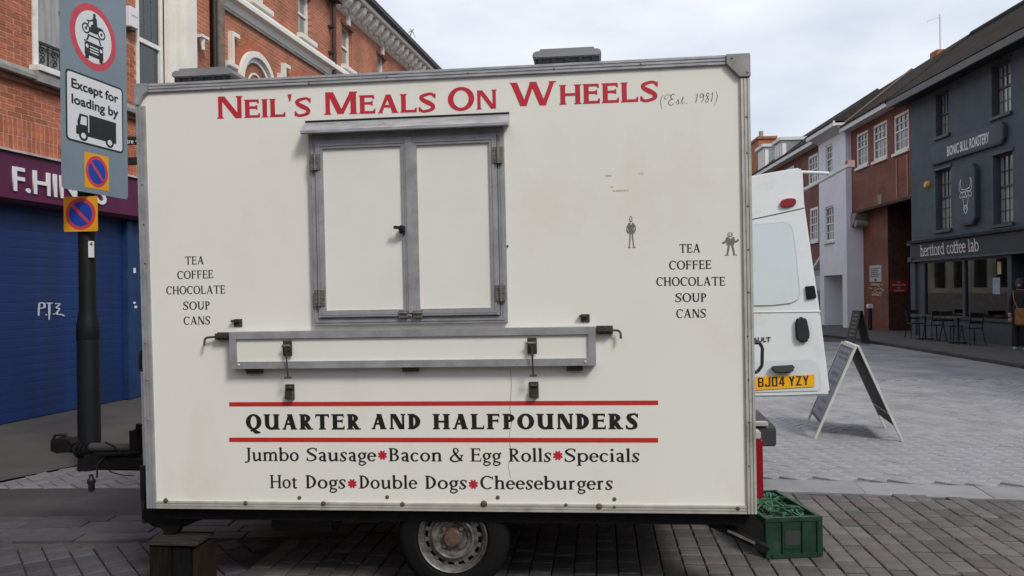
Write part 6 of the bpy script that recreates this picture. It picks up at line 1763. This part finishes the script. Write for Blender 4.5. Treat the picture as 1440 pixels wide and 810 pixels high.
tput(MB().prism_y([U(*p) for p in pan], -.010, -.0005).build('tailgate_panel', M_vanpanel, tg, bevel=.005))
def vline(pts, r, m, name): return MB().tube([(U(*p)[0], -.001, U(*p)[1]) for p in pts], r, 6).build(name, m, tg)
vline([(1025, 316), (1058, 308.5), (1095, 300.5), (1131, 292.5)], .0035, M_dkgrey, 'panel_gap')
vline([(1030, 439.5), (1154, 438)], .006, M_vanwhite, 'swage_line')
rec = [(1030, 510), (1140, 506), (1148, 510), (1152, 522), (1155, 545), (1150, 550), (1030, 553)]
MB().prism_y([U(*p) for p in rec], -.006, -.0003).build('plate_surround', M_vanpanel, tg, bevel=.004)
hb = [(1117.5, 452), (1122, 446), (1130, 446), (1134, 450), (1138, 468), (1137.5, 478), (1132, 482.5), (1122, 481), (1118.5, 474)]
MB().prism_y([U(*p) for p in hb], -.035, -.0005).build('tailgate_handle', M_black, tg, bevel=.012)
MB().prism_y([U(*p) for p in ((1083, 515), (1116, 513), (1117, 519), (1112, 524), (1092, 525.5), (1086, 522))], -.055, -.0065).build('plate_lamp', M_dkgrey, tg, bevel=.01)
MB().prism_y([U(*p) for p in ((1132, 403), (1145, 402), (1148, 419), (1134, 421.5))], -.02, .08).build('hinge', M_blackmetal, tg, bevel=.005)
bl_ = [(1096, 288), (1099, 282), (1108, 279.5), (1117, 279.5), (1120, 283), (1118, 289), (1109, 292), (1099, 292.5)]
MB().prism_y([U(*p) for p in bl_], -.022, -.0005).build('brake_light', M_lampred, tg, bevel=.006)
MB().prism_y([U(u + 2, v - 3) for u, v in bl_], -.012, -.0008).build('brake_light_surround', M_vanwhite, tg, bevel=.004)
q0, q1, q2, q3 = U(1060, 530), U(1145, 526.5), U(1145, 544), U(1060, 549)
MB().prism_y([q3, q2, q1, q0], -.012, -.0065).build('number_plate', M_plate, tg, bevel=.0015)
n0, n1 = U(1066, 544.3), U(1137, 541.5)
PW = .15
def vb_(x, a=0, b=1): return rc(x - PW / 2, x + PW / 2, a, b)
PG = {'B': vb_(.075) + rc(0, .42, 0, .14) + rc(0, .42, .43, .57) + rc(0, .42, .86, 1) + vb_(.45, .06, .46) + vb_(.45, .54, .94),
      'J': vb_(.445) + rc(.06, .46, 0, .14) + vb_(.075, .05, .30), '0': vb_(.075) + vb_(.445) + rc(.05, .47, 0, .14) + rc(.05, .47, .86, 1),
      '4': vb_(.40) + rc(0, .55, .22, .36) + sl(.07, .26, .36, 1, .15), 'Y': vb_(.26, 0, .50) + sl(.26, .42, .07, 1, .16) + sl(.26, .42, .45, 1, .16),
      'Z': rc(0, .52, 0, .14) + rc(0, .52, .86, 1) + sl(.09, .08, .43, .92, .17)}
pl_ = []; px_ = 0
for c_ in 'BJ04 YZY':
    if c_ == ' ': px_ += .30; continue
    pl_ += [[(x + px_, y) for x, y in q] for q in PG[c_]]; px_ += .66
pwid = px_ - .14; hN = (U(1066, 530.5)[1] - n0[1]) * .95
flat_polys(pl_, M_ink, tg, 'lettering', y=-.0135, fn=lambda a, b: (n0[0] + (n1[0] - n0[0]) * a / pwid, n0[1] + (n1[1] - n0[1]) * a / pwid + b * hN))
n0, n1 = U(1040, 481.5), U(1084, 480.2)
sans('RENAULT', n0, n1, .035, M_dkgrey, tg, y=-.002, bold=.02, thick=.004)
# roof pole gear on the van
m0 = Vector((1.1, 6.9, .02))
pa, pb, pc_, pd = [at(*p) - m0 for p in ((1126, 242, 6.25), (1165, 243.5, 6.3), (1129, 268, 6.1), (1194, 232, 6.5))]
MB().cyl(pa, pb, .013, 10).build('roof_rod', M_vanwhite, van)
MB().cyl(pc_, pd, .016, 12).build('roof_pole', mat('grey_pole', (.25, .26, .26), .5, .3, var=.15), van)
MB().box(pd.x - .02, pd.x + .035, pd.y - .03, pd.y + .03, pd.z - .02, pd.z + .035).build('pole_end_block', mat('pink_buff_block', (.36, .22, .2), .6), van)

# ================================================================== SANDWICH BOARDS
ab_ = empty('sandwich_board', (3.70, 8.57, .018), (0, 0, radians(-14.2)), 'white framed A-board with a grey handwritten poster standing open on the pale paving', 'A-board')
HB, HWd, DP = .985, .415, .43
def leaf(s):
    e = Vector((s * HWd, 0, -HB)).normalized(); nrm = Vector((s * HB, 0, HWd)).normalized()
    def P(t, y, o): return Vector((s * .012, y, HB)) + e * t + nrm * o
    return P
Ln = math.hypot(HWd, HB)
def lbox(mb, P, t0, t1, y0, y1, o0, o1):
    mb.hexa([P(t1, y0, o0), P(t1, y1, o0), P(t1, y1, o1), P(t1, y0, o1), P(t0, y0, o0), P(t0, y1, o0), P(t0, y1, o1), P(t0, y0, o1)])
    return mb
for s in (-1, 1):
    P = leaf(s)
    for y0 in (-DP, DP - .035):
        lbox(MB(), P, 0, Ln, y0, y0 + .035, -.012, .012).build('leg', M_boardwhite, ab_, bevel=.002)
    pn_ = lbox(MB(), P, .03, Ln - .17, -DP + .0355, DP - .0355, -.006, .006).build('panel', M_chalk, ab_)
    lbox(MB(), P, .0, .035, -DP + .036, DP - .036, -.011, .013).build('top_rail', M_boardwhite, ab_)
    if s < 0:
        po_ = lbox(MB(), P, .055, Ln - .20, -DP + .07, DP - .06, .0065, .008).build('poster', M_poster, ab_)
        bd = MB()
        lbox(bd, P, .035, .052, -DP + .036, DP - .036, .0065, .011); lbox(bd, P, Ln - .198, Ln - .172, -DP + .036, DP - .036, .0065, .011)
        lbox(bd, P, .053, Ln - .199, -DP + .036, -DP + .068, .0065, .011); lbox(bd, P, .053, Ln - .199, DP - .058, DP - .036, .0065, .011)
        bd.build('poster_border', mat('dark_blue_border', (.035, .035, .055), .5), ab_)
        wr = MB(); r2 = random.Random(5)
        lbox(wr, P, .29, .295, -DP + .08, DP - .07, .0082, .0086)
        for (t0, hh, n_, yA, yB) in ((.10, .035, 9, -.28, .30), (.155, .035, 8, -.30, .24), (.34, .05, 6, -.22, .2), (.43, .05, 7, -.3, .2), (.53, .055, 5, -.18, .12)):
            for k in range(n_):
                yc = yA + (yB - yA) * k / n_; w2 = (yB - yA) / n_ * .5
                for q_ in range(3):
                    ya = yc + r2.uniform(0, w2); ta = t0 + r2.uniform(0, hh * .5)
                    if q_ % 2: lbox(wr, P, ta, ta + .011, yc, yc + w2 * 1.2, .0082, .0088 + q_ * .0001)
                    else: lbox(wr, P, t0, t0 + hh, ya, ya + .013, .0082, .0088 + q_ * .0001)
        o = wr.build('poster_writing', M_dkgrey, po_); o['kind'] = 'stuff'
        wr = MB()
        for (t0, hh, n_, yA, yB) in ((.66, .045, 7, -.25, .2), (.76, .05, 6, -.22, .15)):
            for k in range(n_):
                yc = yA + (yB - yA) * k / n_; w2 = (yB - yA) / n_ * .6
                lbox(wr, P, t0, t0 + hh, yc, yc + .012, .0082, .009); lbox(wr, P, t0 + hh * .4, t0 + hh * .6, yc + .0121, yc + w2, .0082, .0089)
        o = wr.build('poster_writing', M_posterred, po_); o['kind'] = 'stuff'
lbox(MB(), leaf(1), Ln * .70, Ln * .715, -DP + .036, DP - .036, -.014, -.0065).build('cross_rail', M_boardwhite, ab_)

b2_ = empty('chalk_sandwich_board', (9.98, 22.6, .02), (0, 0, radians(-3)), 'narrow dark chalk A-board seen edge-on at the kerb behind the white A-board', 'A-board')
for s in (-1, 1):
    P = (lambda s: (lambda t, y, o: Vector((s * (.02 + .20 * t / .95), y, .95 - t * .98)) + Vector((s, 0, .2)) * o))(s)
    pn_ = lbox(MB(), P, 0, .95, -.30, .30, -.012, .012).build('panel', M_chalk, b2_)
    mb = MB()
    for k in range(6): lbox(mb, P, .10 + k * .12, .14 + k * .12, -.18, .18, .0125, .0135)
    mb.build('chalk_writing', mat('grey_chalk', (.16, .17, .17), .8, var=.4, scale=30), pn_)
MB().box(-.045, .045, -.31, .31, .93, .955).build('top_rail', M_black, b2_)
